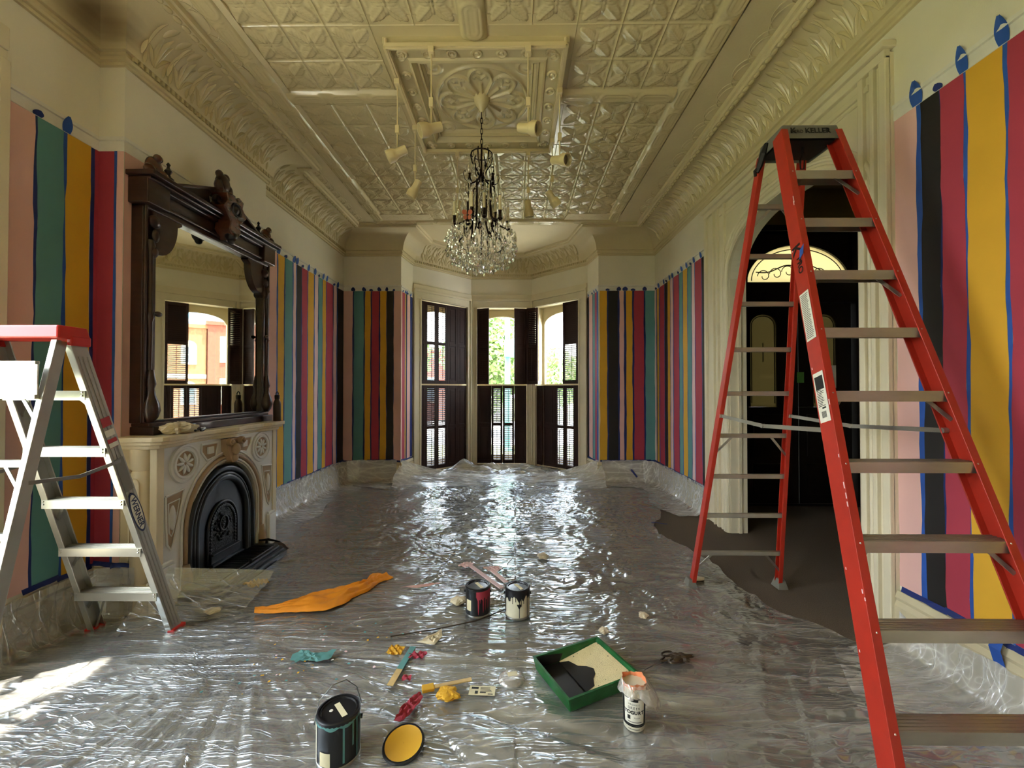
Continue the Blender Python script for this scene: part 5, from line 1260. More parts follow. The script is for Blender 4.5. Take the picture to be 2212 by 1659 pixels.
def sheet(name, y0, y1, res, rb, lb, mat, label, lift, seed, zfun, cat='plastic sheet'):
    ys = np.arange(y0, y1+1e-6, res); nx = int(5.0/res); s = np.linspace(0, 1, nx+1)
    L = np.interp(ys, [p[0] for p in lb], [p[1] for p in lb]) + .02*np.sin(ys*4+seed) + .004*np.sin(ys*31+seed)
    R = np.interp(ys, [p[0] for p in rb], [p[1] for p in rb]) + .02*np.sin(ys*5+seed) + .005*np.sin(ys*27)
    X = L[:, None] + (R-L)[:, None]*s[None, :]; Y = np.repeat(ys[:, None], nx+1, 1)
    X = X + 0; Z = zfun(X, Y)
    Z = Z - np.minimum(Z.min(), 0) if False else np.maximum(Z + lift, .002 + .25*np.maximum(Z+lift, -.01) + .003)
    V = np.stack([X, Y, Z], -1).reshape(-1, 3)
    ny = len(ys)-1; i, j = np.meshgrid(np.arange(nx), np.arange(ny)); a = (j*(nx+1)+i).ravel()
    F = np.stack([a, a+1, a+nx+2, a+nx+1], -1)
    o = link(name, np_mesh(name, V, F, mat), None)
    return tag(o, label, cat)
sheet('plastic_sheet', 1.2, 6.82, .0105, RB, LB, 'plastic_sheet', 'huge wrinkled clear plastic sheet covering the room floor', .010, 1, wrinkle)
def wr2(X, Y): return wrinkle(X, Y)*1.15 + .0035*vnoise(X*9+Y*5, Y*13-3*X, 71)
edge = lambda X: 2.50 - .05*np.sin(X*1.7)
RB2 = [(0.8, 2.27), (1.6, 2.27), (2.05, 1.9), (2.22, .9), (2.36, -.2), (2.48, -1.0), (2.60, -1.7), (2.66, -2.2)]
LB2 = [(0.8, -2.80), (2.5, -2.78), (2.66, -2.6)]
sheet('plastic_sheet', 0.95, 2.66, .0105, RB2, LB2, 'plastic_sheet', 'second clear plastic sheet overlapping in front with long radiating wrinkles', .020, 4, wr2)
def drape(name, path, z_top, mat, label, spread, seed, nu=160, nv=26, cat='plastic sheet', drop=1.0):
    """sheet taped to a wall path at z_top that falls and runs out over the floor; path (x, y, nx, ny)"""
    P_ = np.array(path); d = np.concatenate([[0], np.cumsum(np.hypot(np.diff(P_[:, 0]), np.diff(P_[:, 1])))]); n = np.random.default_rng(seed)
    u = np.linspace(0, d[-1], nu+1); px_, py_, qx, qy = (np.interp(u, d, P_[:, k]) for k in range(4))
    zt = np.interp(u, d, [z_top(t) for t in d/d[-1]]) if callable(z_top) else np.full_like(u, z_top)
    V = []
    for j in range(nv+1):
        t = j/nv
        k = np.clip(t/.55, 0, 1); out = .042 + .012*np.sin(u*9+seed)*k + spread*np.clip((t-.45)/.55, 0, 1)**1.2*(1+.25*np.sin(u*5+seed*2)) + .07*k**2
        zz = zt*(1-k)**1.3 + .014*np.abs(np.sin(u*13+3*t+seed))*np.sin(PI*min(t*1.1, 1)) + .012
        zz = zz + .010*vnoise(u*16, np.full_like(u, t*5), seed) + .004*vnoise(u*40, np.full_like(u, t*13), seed+1)
        V.append(np.stack([px_+qx*out, py_+qy*out, np.maximum(zz, .012)], -1))
    V = np.concatenate(V); i, jj = np.meshgrid(np.arange(nu), np.arange(nv)); a = (jj*(nu+1)+i).ravel()
    F = np.stack([a, a+1, a+nu+2, a+nu+1], -1)
    return tag(link(name, np_mesh(name, V, F, mat)), label, cat)
drape('plastic_sheet', [(XL, 4.3, 1, 0), (XL, 6.6, 1, 0), (XL+.1, 6.8, .7, -.7), (XL+.3, YE, 0, -1), (-1.95, YE, 0, -1)], .36, 'plastic_milky', 'milky plastic taped over the skirting board between the mantelpiece and the bay', .30, 2)
drape('plastic_sheet', [(1.42, YE, 0, -1), (2.1, YE, 0, -1), (XR-.08, YE-.1, -.7, -.7), (XR, 6.6, -1, 0), (XR, 5.03, -1, 0)], .36, 'plastic_milky', 'milky plastic taped over the skirting board between the bay and the doorway', .32, 5)
drape('plastic_sheet', [(XL, 1.9, 1, 0), (XL, 2.7, 1, 0), (XL+.06, 2.79, .7, -.7), (XB-.03, YB0, .2, -1), (XB+.12, 2.82, .5, -1)], .33, 'plastic_sheet', 'clear plastic taped below the stripes behind the aluminium ladder', .35, 7)
drape('plastic_sheet', [(XR, 2.5, -1, 0), (XR, 1.0, -1, 0)], lambda t: .20+.08*t, 'plastic_milky', 'milky plastic along the skirting board behind the red ladder', .42, 9)
# sheet slung across the bay opening, low in the middle
nu, nv = 150, 34; u = np.linspace(0, 1, nu+1); V = []
for j in range(nv+1):
    t = j/nv; x = -1.93+3.36*u
    top = .035 + .33*np.abs(2*u-1)**2.4; yb = 6.98 + .30*(1-np.abs(2*u-1)**2)
    z = top*(1-t)**1.5 + .012 + .012*np.abs(np.sin(30*t+4*u))*(1-t) + .014*vnoise(u*7, np.full_like(u, t*9), 21)*np.sin(PI*t) + .006*vnoise(u*26+t*4, np.full_like(u, t*20), 22)
    y = yb - .12*t - .55*t**1.5 - .05*np.abs(2*u-1)*(1-t)
    V.append(np.stack([x+.02*np.sin(9*t+u*4), y, np.maximum(z, .012)], -1))
V = np.concatenate(V); i, j = np.meshgrid(np.arange(nu), np.arange(nv)); a = (j*(nu+1)+i).ravel(); F = np.stack([a, a+1, a+nu+2, a+nu+1], -1)
tag(link('plastic_sheet', np_mesh('plastic_sheet', V, F, 'plastic_milky')), 'whitish plastic slung low across the opening of the bay', 'plastic sheet')
# loose bunched plastic inside the bay
nu, nv = 90, 50; uu, vv = np.meshgrid(np.linspace(-1, 1, nu+1), np.linspace(-1, 1, nv+1))
z = .02 + np.clip(1-np.hypot(uu, vv), 0, 1)**.7*(.07+.08*vnoise(uu*2.4+3, vv*2.4, 33)+.05*vnoise(uu*6, vv*5, 34)) + .02*np.abs(vnoise(uu*9, vv*9, 35)) + .16*np.exp(-(((uu+.62)/.16)**2+((vv-.1)/.3)**2))
V = np.stack([-.25+1.15*uu, 7.72+.42*vv, np.maximum(z, .015)], -1).reshape(-1, 3); i, j = np.meshgrid(np.arange(nu), np.arange(nv)); a = (j*(nu+1)+i).ravel(); F = np.stack([a, a+1, a+nu+2, a+nu+1], -1)
tag(link('plastic_sheet', np_mesh('plastic_sheet', V, F, 'plastic_milky')), 'bunched plastic heaped on the floor inside the bay', 'plastic sheet')
# plastic pulled across the near corner of the hearth
nu, nv = 60, 26; V = []
for j in range(nv+1):
    t = j/nv
    for i in range(nu+1):
        s = i/nu; x = XB+.2+.62*s; y = 2.86+.36*s - .30*t**1.4 - .10*t*s; zt = .30-.19*s
        V.append((x, y, max(.012, zt*(1-t)**1.1 + .012*math.sin(9*t+2*s)*(1-t) + .008*float(vnoise(np.array([s*4.]), np.array([t*12.]), 41)[0]) + .012)))
V = np.array(V); i, j = np.meshgrid(np.arange(nu), np.arange(nv)); a = (j*(nu+1)+i).ravel(); F = np.stack([a, a+1, a+nu+2, a+nu+1], -1)
tag(link('plastic_sheet', np_mesh('plastic_sheet', V, F, 'plastic_sheet')), 'clear plastic pulled up across the front corner of the hearth', 'plastic sheet')
# ------------------------------------------------------------------ things lying on the sheet
SZ = .024
def can(loc, rz, mats, label, h=.19, r=.084, drips=None, bail=None, group=None):
    o = root('paint_can', loc, rz, label, 'paint can', group)
    MB().lathe([(r-.002, 0), (r, .003), (r, .012), (r-.002, .014)], 32).build('bottom_rim', 'can_metal', o, smooth=40)
    MB().lathe([(r-.002, .013), (r-.002, h-.018)], 32, caps=False).build('body', mats[0], o, smooth=40)
    MB().lathe([(r-.002, h-.018), (r, h-.016), (r+.001, h-.004), (r-.004, h), (r-.010, h), (r-.012, h-.008)], 32, caps=False).build('top_rim', mats[1], o, smooth=40)
    lid = MB().lathe([(r-.012, h-.008), (r-.014, h-.003), (r-.018, h-.003), (r-.020, h-.009), (.001, h-.008)], 32, caps=False).build('lid', mats[2], o, smooth=30)
    M = Matrix.Translation((0.008, 0, h-.0075)) @ Matrix.Rotation(.55, 4, 'Z'); MB().bx(-.011, .011, -.045, .045, 0, .0012, M).build('lid_label', 'paper_label', lid)
    for s in (-1, 1): MB().cyl((s*(r-.003), 0, h-.045), (s*(r+.008), 0, h-.045), .009, n=10).build('ear', mats[1], o)
    return o
def curved_patch(o, name, mat, r, a0, a1, zf, n=14):
    """patch wrapped on the can; zf(t)->(z0,z1)"""
    mb = MB(); q = []; f = []
    for i in range(n+1):
        t = i/n; a = a0+(a1-a0)*t; z0, z1 = zf(t)
        q += [(r*math.cos(a), r*math.sin(a), z0), (r*math.cos(a), r*math.sin(a), z1)]
    f = [(2*i, 2*i+2, 2*i+3, 2*i+1) for i in range(n)]
    return mb.add(q, f).build(name, mat, o, smooth=60)
c1 = can((-.253, 2.84, SZ), 0, ('can_black', 'can_black', 'can_lid'), 'black labelled paint can with crimson drips, beside the white can')
r = random.Random(2)
curved_patch(c1, 'crimson_paint', 'crimson', .0835, -1.62, .3, lambda t: (.19-.05-.028*abs(math.sin(t*17)), .175))
for i in range(9):
    a = -1.5+.2*i; l = r.uniform(.05, .13); curved_patch(c1, 'paint_drip', 'crimson', .084, a, a+r.uniform(.05, .12), lambda t: (.15-l*math.sin(PI*max(.05, min(.95, t)))**.4, .16), 5)
curved_patch(c1, 'paper_label', 'paper_label', .0838, -2.55, -2.05, lambda t: (.045, .115))
c2 = can((.015, 2.82, SZ), 0, ('can_white', 'can_black', 'can_lid'), 'white paint can with black drips round its rim, beside the black can')
curved_patch(c2, 'black_paint', 'can_black', .0833, -2.9, .1, lambda t: (.19-.035-.03*abs(math.sin(t*9))*(.4+abs(math.sin(t*23))), .175), 40)
for a, l in ((-2.2, .03), (-2.0, .045), (-1.75, .03), (-1.45, .05), (-1.3, .06), (-.72, .15), (-1.1, .045)):
    curved_patch(c2, 'paint_drip', 'can_black', .0838, a, a+.05, lambda t: (.15-l, .16), 3)
curved_patch(c2, 'paint_drip', 'can_black', .0838, -1.62, -1.25, lambda t: (.10-.028*(1-abs(2*t-1)), .105), 8); curved_patch(c2, 'paint_drip', 'can_black', .0838, -1.45, -1.40, lambda t: (.016, .08), 3)
curved_patch(c2, 'black_band', 'can_black', .0834, -3.3, -2.72, lambda t: (.03, .17), 8)
c3 = can((-.736, 1.75, SZ-.01), .2, ('can_black', 'can_black', 'can_black'), 'black paint can with teal rim and wire handle in front', h=.19, r=.087)
r = random.Random(8)
curved_patch(c3, 'teal_paint', 'teal', .0868, -2.9, -.2, lambda t: (.171-.012*abs(math.sin(t*11))*abs(math.sin(t*3)), .179), 30)
for a, l in ((-1.2, .14), (-.75, .09), (-.5, .15), (-.2, .06)):
    curved_patch(c3, 'paint_drip', 'teal', .0872, a, a+.09, lambda t: (.165-l, .168), 3)
curved_patch(c3, 'side_label', 'can_white', .0866, -3.6, -2.62, lambda t: (.015, .165), 12)
curved_patch(c3, 'paper_label', 'paper_label', .0874, -2.3, -1.75, lambda t: (.02, .075))
MB().tube([(-.085, -.02, .13), (-.088, -.02, .17), (-.075, -.005, .235), (-.03, .02, .275), (.02, .045, .275), (.06, .055, .235), (.08, .055, .17)], .0022, 6).build('wire_handle', 'wire', c3)
MB().lathe([(.008, 0), (.006, .001), (.0005, .0012)], 8, Matrix.Translation((-.03, .0, .184))).build('paint_spot', 'white_band', c3)

ld = root('painted_disc', (-.47, 1.775, SZ), .4, 'yellow painted round can lid lying on the sheet', 'lid'); ld.rotation_euler = (.16, -.10, .3)
MB().lathe([(.086, .0), (.088, .006), (.084, .012), (.078, .012), (.074, .007)], 36, caps=False).lathe([(.086, 0), (.001, .0)], 36, caps=False).build('rim', 'can_black', ld, smooth=40)
MB().lathe([(.078, .0115), (.074, .0085), (.001, .0085)], 36, caps=False).build('paint_film', 'yellow', ld, smooth=40)
for v in ld.children: v.location = (0, 0, .012)

# paint tray
ty = root('paint_tray', (.363, 2.205, .02), 0, 'green roller paint tray with black and cream paint', 'paint tray')
ang = math.atan2(1.932-2.272, .217-.117)          # deep end runs along this direction
ty.rotation_euler = (0, 0, math.atan2(2.459-2.272, .501-.117))
Lx, Ly = .43, .355                               # x: from deep well to shallow end
def tray_z(x): return .012 if x < -.06 else .012 + (x+.06)/(Lx/2+.06-.01)*.045
def shell(off, z1):
    return [(-Lx/2+off, -Ly/2+off, z1), (Lx/2-off, -Ly/2+off, z1), (Lx/2-off, Ly/2-off, z1), (-Lx/2+off, Ly/2-off, z1)]
mb = MB(); ot = shell(0, .072); ob = [(x*.93, y*.93, .0) for x, y, z in shell(.0, 0)]
mb.add(ot+ob, [(0, 4, 5, 1), (1, 5, 6, 2), (2, 6, 7, 3), (3, 7, 4, 0), (4, 7, 6, 5)])
it = shell(.012, .072); mb.add(ot+it, [(0, 1, 5, 4), (1, 2, 6, 5), (2, 3, 7, 6), (3, 0, 4, 7)])
xs_ = [-Lx/2+.028, -.06, Lx/2-.026]; ib = []
for x in xs_:
    for y in (-Ly/2+.026, Ly/2-.026): ib.append((x, y, tray_z(x)))
mb.add(it+ib, [(0, 4, 6, 1), (1, 6, 8), (1, 8, 9, 2), (2, 9, 7, 3), (3, 7, 5, 4+0) if False else (3, 7, 5), (3, 5, 4, 0), (4, 5, 7, 6), (6, 7, 9, 8)])
mb.build('tray_shell', 'tray_green', ty, bevel=.008)
MB().grid(10, 1, lambda s, t: (-Lx/2+.028+(.145)*t + (.008*math.sin(9*s) if t else 0), -Ly/2+.026+(Ly-.052)*s, .0145)).build('black_paint', 'tray_black', ty)
mb = MB(); q = [(-Lx/2+.013, -Ly/2+.013, .068), (-Lx/2+.013, Ly/2-.013, .068), (-Lx/2+.03, Ly/2-.028, .0155), (-Lx/2+.03, -Ly/2+.028, .0155), (-.02, Ly/2-.014, .066), (-.06, Ly/2-.028, .016), (-.05, -Ly/2+.014, .03), (-.06, -Ly/2+.028, .016)]
mb.add([(x+(.0015 if i in (0, 1) else 0), y, z+.0012) for i, (x, y, z) in enumerate(q)], [(0, 3, 2, 1), (1, 2, 5, 4), (0, 6, 7, 3)]); mb.build('black_smear', 'tray_black', ty)
ramp = MB()
ramp.grid(16, 16, lambda s, t: (-.062+(Lx/2-.02+.055)*s, (-Ly/2+.028)+(Ly-.056)*t, tray_z(-.062+(Lx/2-.02+.055)*s)+.0065 - .004*math.exp(-((abs(t-.5)-.48*s)/.035)**2)))
rp = ramp.build('ramp', 'tray_cream', ty, smooth=40)
mb = MB(); blob = [(-.066, -.11), (-.066, .14), (-.02, .12), (.0, .06), (.035, .03), (.055, -.005), (.04, -.04), (.012, -.06), (-.01, -.10)]
mb.add([(x, y, tray_z(x)+.0078) for x, y in blob], [tuple(range(len(blob)))]); mb.build('black_smear', 'tray_black', rp)
mb = MB(); r = random.Random(4)
for i in range(60):
    x, y = r.uniform(-.05, .19), r.uniform(-.14, .14); w = r.uniform(.001, .0035)
    if i % 3 == 0: mb.add([(x-w, y-w, tray_z(x)+.0079), (x+w, y-w, tray_z(x)+.0079), (x+w, y+w, tray_z(x)+.0079), (x-w, y+w, tray_z(x)+.0079)], [(0, 1, 2, 3)])
mb.build('paint_specks', 'tray_black', rp)['kind'] = 'stuff'

# yogurt tub with a bag in its mouth
yg = root('yogurt_tub', (.535, 1.90, SZ), 0, 'tall white yogurt tub lined with a plastic bag and peach paint', 'tub')
MB().lathe([(.043, 0), (.046, .004), (.0525, .185), (.0535, .188)], 28).build('body', 'tub', yg, smooth=40)
def tubr(z): return .046 + .0065*z/.185 + .0004
def tub_band(name, mat, a0, a1, z0, z1, off=0.0, n=16, par=yg):
    mb = MB(); q = []
    for i in range(n+1):
        a = a0+(a1-a0)*i/n; q += [((tubr(z0)+off)*math.cos(a), (tubr(z0)+off)*math.sin(a), z0), ((tubr(z1)+off)*math.cos(a), (tubr(z1)+off)*math.sin(a), z1)]
    return mb.add(q, [(2*i, 2*i+2, 2*i+3, 2*i+1) for i in range(n)]).build(name, mat, par, smooth=60)
A0 = -PI/2 - .27
tub_band('label_band', 'print_black', A0-1.35, A0+1.35, .03, .15, .0); tub_band('label_band', 'label_white', A0-.9, A0+.95, .038, .146, .0006); tub_band('label_band', 'print_black', A0-2.2, A0+2.2, .024, .03, .0004, 24); tub_band('label_band', 'print_black', A0-.3, A0+.35, .136, .15, .001)
tub_band('label_band', 'print_grey', A0-.55, A0+.55, .012, .0155, .0006)
def tub_text(s, size, z, da=0.0, mat='print_black', bold=0.0):
    # each letter set square to the tub's side
    n = len(s); step = size*.72/tubr(z)
    for i, ch in enumerate(s):
        a = A0 + da + (i-(n-1)/2)*step; p = Vector(((tubr(z)+.0012)*math.cos(a), (tubr(z)+.0012)*math.sin(a), z))
        text('tub_lettering', ch, size, mat, yg, frame_M(p, (-math.sin(a), math.cos(a), 0), (.04*math.cos(a), .04*math.sin(a), 1)), extrude=.0002, bold=bold)
tub_text('GREEK', .015, .108); tub_text('YOGURT', .021, .088, bold=.0008); tub_text('PLAIN', .007, .066, .25); tub_text('ORGANIC', .010, .124, 0, 'print_grey')
tub_band('label_seal', 'print_black', A0-.6, A0-.32, .056, .074, .001, 6); tub_band('label_band', 'print_grey', A0-.6, A0+.7, .044, .048, .001, 10)
def bag(s, t):
    a = 2*PI*s; side = max(0, math.cos(a-.15)); k = t
    out = .004 + .016*abs(math.sin(2.5*a+.6)) + .055*side**1.5
    r_ = .052 + out*k**.8; z_ = .205 - (.05+.075*side**1.5)*k**1.15
    return (r_*math.cos(a)*(1+.03*math.sin(11*a)), r_*math.sin(a)*(1+.03*math.sin(9*a)), z_+.004*math.sin(13*a))
MB().grid(48, 10, bag).build('plastic_bag', 'bag_film', yg, smooth=60)
def lin_(s, t):
    a = 2*PI*s; r_ = .043+.009*t+.0025*math.sin(7*a+3*t)+.002*math.sin(13*a); return (r_*math.cos(a), r_*math.sin(a), .10+.107*t+.006*math.sin(3*a)*t)
MB().grid(40, 6, lin_).build('painted_liner', 'peach_paint', yg, smooth=60)
MB().lathe([(.044, .12), (.030, .126), (.001, .128)], 22, caps=False).build('peach_paint', 'peach_paint', yg, smooth=60)

# orange cloth glove-shaped bundle
oc = np.array([(-1.756, 2.813), (-1.60, 2.86), (-1.45, 2.93), (-1.30, 3.03), (-1.16, 3.16), (-1.12, 3.26), (-1.07, 3.38)]); ow = [.010, .05, .13, .15, .065, .06, .10]
nu, nv = 90, 26; V = []
t = np.linspace(0, 1, nu+1); k = np.linspace(0, 1, 7); cx = np.interp(t, k, oc[:, 0]); cyy = np.interp(t, k, oc[:, 1]); wd = np.interp(t, k, ow)
wd = np.convolve(np.pad(wd, 5, 'edge'), np.ones(11)/11, 'valid'); nx_, ny_ = -np.gradient(cyy), np.gradient(cx); ln = np.hypot(nx_, ny_); nx_ /= ln; ny_ /= ln
for j in range(nv+1):
    s = -1+2*j/nv; w = wd*(1+.12*np.sin(t*21+s))
    z = .03 + .006*np.sin(s*9+3*np.sin(t*6))*(1-s*s) + .034*np.sqrt(max(0, 1-s*s))*(.5+.5*np.sin(PI*np.clip(t*1.1, 0, 1))) + .022*vnoise(t*9+s*.8, np.full_like(t, s*3.2), 51)*(1-abs(s)) + .006*vnoise(t*26, np.full_like(t, s*6), 52)
    V.append(np.stack([cx+nx_*w*s, cyy+ny_*w*s, np.maximum(z, .022)], -1))
V = np.concatenate(V); i, j = np.meshgrid(np.arange(nu), np.arange(nv)); a = (j*(nu+1)+i).ravel(); F = np.stack([a, a+nu+1, a+nu+2, a+1], -1)
tag(link('orange_cloth', np_mesh('orange_cloth', V, F, 'orange_cloth')), 'crumpled orange cloth lying across the plastic sheet', 'cloth')

def flat_scrap(name, mat, c, pts, label, cat, z=SZ+.004, amp=.008, seed=0, rz=0.0, group=None, n=10):
    """small crinkled sheet: outline resampled on a polar grid"""
    rr_ = np.random.default_rng(seed); ph = rr_.uniform(0, 6.28, 4); P_ = np.array(pts, float); m = len(P_); mb = MB()
    def f(s, t):
        x = s*m; i = int(x) % m; fr_ = x-int(x); p = P_[i]*(1-fr_)+P_[(i+1) % m]*fr_
        return (p[0]*t, p[1]*t, .002+amp*(1+math.sin(9*p[0]*t/.05+ph[0])*math.cos(7*p[1]*t/.05+ph[1])))
    mb.grid(m*3, n//2, f); o = mb.build(name, mat, None, smooth=40); o.location = (c[0], c[1], z); o.rotation_euler = (0, 0, rz)
    return tag(o, label, cat, group)
R_ = random.Random(21)
def blobpts(w, h, n=12, j=.35): return [(w*(1+R_.uniform(-j, j))*math.cos(2*PI*i/n), h*(1+R_.uniform(-j, j))*math.sin(2*PI*i/n)) for i in range(n)]
flat_scrap('tape_scrap', 'teal', (-1.145, 2.347), [(-.115, .03), (-.06, .055), (0, .03), (.05, .035), (.12, .06), (.11, -.03), (.05, -.045), (0, -.035), (-.06, -.05), (-.10, -.035)], 'torn teal painted scrap on the sheet in front of the orange cloth', 'scrap', seed=1)
flat_scrap('film_scrap', 'yellow', (-1.993, 3.208), blobpts(.09, .06), 'yellow smeared plastic scrap by the hearth', 'scrap', amp=.016, seed=2)
flat_scrap('film_scrap', 'yellow', (-.69, 2.40), blobpts(.05, .04), 'yellow paint scrap under the teal stir stick', 'scrap', amp=.012, seed=3)
flat_scrap('film_scrap', 'crimson', (-.55, 2.36), blobpts(.05, .03), 'crimson paint scrap beside the teal stir stick', 'scrap', amp=.01, seed=4)
flat_scrap('film_scrap', 'crimson', (-.56, 2.18), blobpts(.025, .02), 'tiny crimson scrap near the lower end of the stir stick', 'scrap', amp=.008, seed=5)
flat_scrap('tape_scrap', 'crimson', (-.497, 1.985), [(-.05, -.09), (-.01, -.1), (.02, -.03), (.05, .05), (.03, .09), (-.01, .04), (-.04, -.02)], 'crimson twisted strip near the front paint can', 'scrap', amp=.012, seed=6)
crumple('paint_sponge', 'yellow', (-.33, 2.055, SZ), (.055, .045, .04), 12, 'yellow crumpled sponge ball beside the printed card', 'sponge', amp=.3)
card = root('printed_card', (-.165, 2.10, SZ+.004), -.05, 'cream printed card lying near the paint tray', 'card')
MB().bx(-.065, .065, -.032, .032, 0, .002).build('card_sheet', 'paper_label', card)
mb = MB(); r = random.Random(6)
for i in range(4): mb.bx(-.01, .055-r.random()*.02, .018-.009*i, .021-.009*i, .002, .0025)
mb.bx(-.055, -.02, .008, .022, .002, .0025); mb.bx(-.035, -.02, -.025, -.005, .002, .0025); mb.bx(-.01, .02, -.018, -.012, .002, .0025); mb.bx(.03, .055, -.026, -.021, .002, .0025)
mb.build('card_print', 'print_black', card)['kind'] = 'stuff'
st = root('stir_stick', (-.615, 2.29, SZ+.006), 0, 'wooden stir stick dipped in teal paint', 'stir stick')
sa = math.atan2(2.442-2.126, -.600+.640); st.rotation_euler = (0, 0, sa)
MB().bx(-.165, -.04, -.017, .017, 0, .005).build('bare_end', 'wood_stick', st, bevel=.001); MB().bx(-.04, .155, -.0175, .0175, -.0005, .0055).build('painted_end', 'teal', st, bevel=.001)
tb = root('brush_handle', (-.30, 2.13, SZ+.02), .3, 'cream wooden brush handle under loose plastic by the printed card', 'brush')
MB().bx(-.11, .08, -.012, .012, 0, .008).build('handle', 'wood_stick', tb, bevel=.003); MB().bx(-.17, -.11, -.022, .022, -.004, .012).build('bristles', 'yellow', tb, bevel=.003)
ps = [((-.43, 3.63), (-.10, 3.16), 'long pale pink stick lying behind the two paint cans'), ((-.21, 3.50), (-.07, 3.26), 'short pale pink stick lying across the longer one')]
for a, b, lb in ps:
    d = math.dist(a, b); o = MB().bx(-d/2, d/2, -.018, .018, 0, .008).build('pink_stick', 'pale_pink', None, bevel=.002); o.location = ((a[0]+b[0])/2, (a[1]+b[1])/2, SZ+.006); o.rotation_euler = (0, 0, math.atan2(b[1]-a[1], b[0]-a[0])); tag(o, lb, 'stick')
flat_scrap('tape_scrap', 'pale_pink', (-.42, 3.58), blobpts(.06, .05), 'crumpled pink tape at the end of the long pink stick', 'scrap', amp=.009, seed=8)
flat_scrap('tape_scrap', 'pale_pink', (-.19, 3.50), blobpts(.07, .05), 'crumpled pink tape where the pink sticks cross', 'scrap', amp=.009, seed=9)
flat_scrap('tape_scrap', 'pink', (-.72, 3.2), [(-.16, -.03), (-.05, .0), (.1, .04), (.18, .06), (.1, .01), (-.02, -.04)], 'long thin pink strip left of the paint cans', 'scrap', amp=.006, seed=10)
ck = root('wire_clip', (-.085, 3.55, SZ+.006), 0, 'thin bent steel wire tool behind the white paint can', 'wire tool')
MB().tube([(-.09, -.16, 0), (-.03, -.05, .006), (.02, .05, .01), (.06, .14, .02)], .005, 6).build('shaft', 'steel', ck); MB().bx(-.015, .015, -.03, .05, .004, .012).build('clip', 'steel', ck)
for (x, y, s, lb, sd) in ((.249, 3.764, (.05, .06, .035), 'flat cream plaster chip on the sheet beyond the paint cans', 1), (.851, 2.793, (.03, .035, .03), 'cream crumpled scrap on the sheet near the red ladder foot', 2), (.551, 2.61, (.028, .03, .035), 'cream and black scrap just behind the paint tray', 3), (-.402, 2.961, (.05, .05, .045), 'crumpled white tissue beside the black paint can', 5), (-2.05, 2.83, (.05, .04, .03), 'white tissue ball in front of the aluminium ladder', 6), (1.45, 3.34, (.05, .035, .025), 'white scrap beside the foot of the red ladder', 7)):
    crumple('paper_scrap', 'plaster_scrap' if sd < 4 else 'rag', (x, y, SZ-.004), s, sd+30, lb, 'scrap', 18, 12, .3)
pp = flat_scrap('paper_scrap', 'rag', (-.507, 2.508), [(-.08, -.03), (-.02, .01), (.05, .09), (.07, .02), (.03, -.04)], 'folded cream paper scrap behind the teal stir stick', 'scrap', amp=.014, seed=13)
bl = root('clear_blister', (-.02, 2.19, SZ), .2, 'clear plastic blister lid with a cream scrap', 'blister')
MB().lathe([(.07, 0), (.068, .008), (.05, .022), (.03, .025), (.001, .025)], 20, caps=False).build('dome', 'bag_film', bl, smooth=40); MB().bx(-.02, .03, -.015, .015, .026, .028).build('scrap', 'paper_label', bl)
sc = root('scissors', (.80, 2.33, SZ+.006), 0, 'open scissors with dark handles on the sheet by the paint tray', 'scissors'); sc.rotation_euler = (0, 0, .35)
for s in (-1, 1):
    MB().add([(-.13, s*.03-.004, 0), (0, s*.006-.008, 0), (0, s*.006+.008, 0), (-.13, s*.03-.004, .003), (0, s*.006-.008, .003), (0, s*.006+.008, .003)], [(0, 2, 1), (3, 4, 5), (0, 1, 4, 3), (1, 2, 5, 4), (2, 0, 3, 5)]).build('blade', 'steel', sc)
    MB().tube([(0, 0, .002), (.04, s*.014, .004)] + [(.075+.035*math.cos(t), s*(.032+.018*math.sin(t)), .006) for t in np.linspace(PI, 3*PI, 14)], .0055, 6).build('handle', 'flask', sc)
crumple('brown_rag', 'flask', (.93, 2.36, SZ-.004), (.055, .04, .03), 77, 'dark brown rag bunched beside the scissors', 'rag', 20, 12, .5)
MB_ = MB().tube([(-.76, 2.55, .03), (-.5, 2.62, .034), (-.25, 2.72, .034), (-.06, 2.87, .034)], .004, 6); tag(MB_.build('thin_rod', 'flask', None), 'thin dark rod running in front of the two paint cans', 'rod')
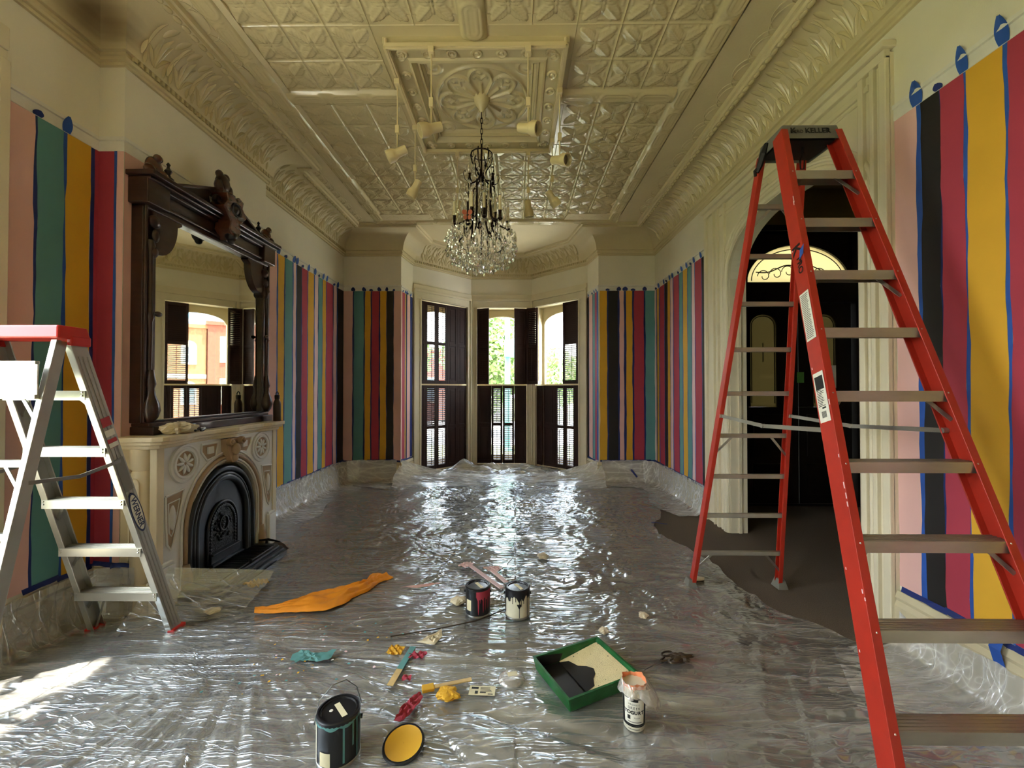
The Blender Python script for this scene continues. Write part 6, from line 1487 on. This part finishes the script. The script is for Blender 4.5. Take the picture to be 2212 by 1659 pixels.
# blue tape pieces stuck on the sheets
for i, (x, y, z, l, rz, nx, lb) in enumerate(((1.93, 6.8, .17, .16, -.9, 1, 'navy tape strip stuck on the plastic under the striped end wall'), (1.62, 4.72, .03, .17, -.35, 0, 'navy tape strip on the free corner of the floor sheet'), (-.30, 5.25, .03, .09, .3, 0, 'small navy tape strip far out on the floor sheet'), (.98, 5.6, .03, .06, .3, 0, 'tiny navy tape fleck on the far floor sheet'))):
    o = MB().grid(4, 1, lambda s, t: (-l/2+l*s, -.014+.028*t, .004*math.sin(6*s))).build('tape_piece', 'navy_tape', None)
    o.location = (x, y, z); o.rotation_euler = (PI/2, .9, 0) if nx else (0, 0, rz); tag(o, lb, 'tape')
# loose ends of tape hanging off the paint edge
o = MB().grid(6, 2, lambda s, t: (XR-.03-.03*math.sin(3*t), 2.02-.05*s, .40-.22*s*0-.17*t)).build('masking_tape', 'blue_tape', wall_right)
o = MB().grid(6, 2, lambda s, t: (-2.72+.12*s, YB0-.03-.03*math.sin(4*s), .32+.03*t+.03*math.sin(3*s))).build('masking_tape', 'navy_tape', wall_left)
# small flecks of dried paint
mb = {}
for i in range(70):
    m_ = R_.choice(('teal', 'teal', 'yellow', 'pale_pink', 'white_band')); cx, cyy = R_.choice(((-1.35, 2.2), (-1.1, 2.22), (-.9, 2.6), (-1.2, 2.55)))
    x, y = R_.gauss(cx, .16), R_.gauss(cyy, .1); w = R_.uniform(.003, .010); a = R_.uniform(0, 3)
    mb.setdefault(m_, MB()).add([(x+w*math.cos(a+k)*R_.uniform(.6, 1.3), y+w*math.sin(a+k), .034+R_.uniform(0, .004)) for k in (0, 1.5, 3.1, 4.6)], [(0, 1, 2, 3)])
for k, v in mb.items(): tag(v.build('paint_flecks', k), '%s flecks of dried paint scattered on the front sheet' % {'teal': 'teal', 'yellow': 'yellow', 'pale_pink': 'pink', 'white_band': 'white'}[k], 'paint flecks', kind='stuff')
mb = MB()
for i in range(40):
    x, y = R_.gauss(.33, .08), R_.gauss(2.72, .06); w = R_.uniform(.003, .012)
    mb.add([(x-w, y-w*.5, .035), (x+w, y-w*.3, .035), (x+w*.7, y+w, .035), (x-w*.6, y+w*.7, .035)], [(0, 1, 2, 3)])
tag(mb.build('paint_flecks', 'tray_black'), 'black flecks of paint on the sheet behind the tray', 'paint flecks', kind='stuff')
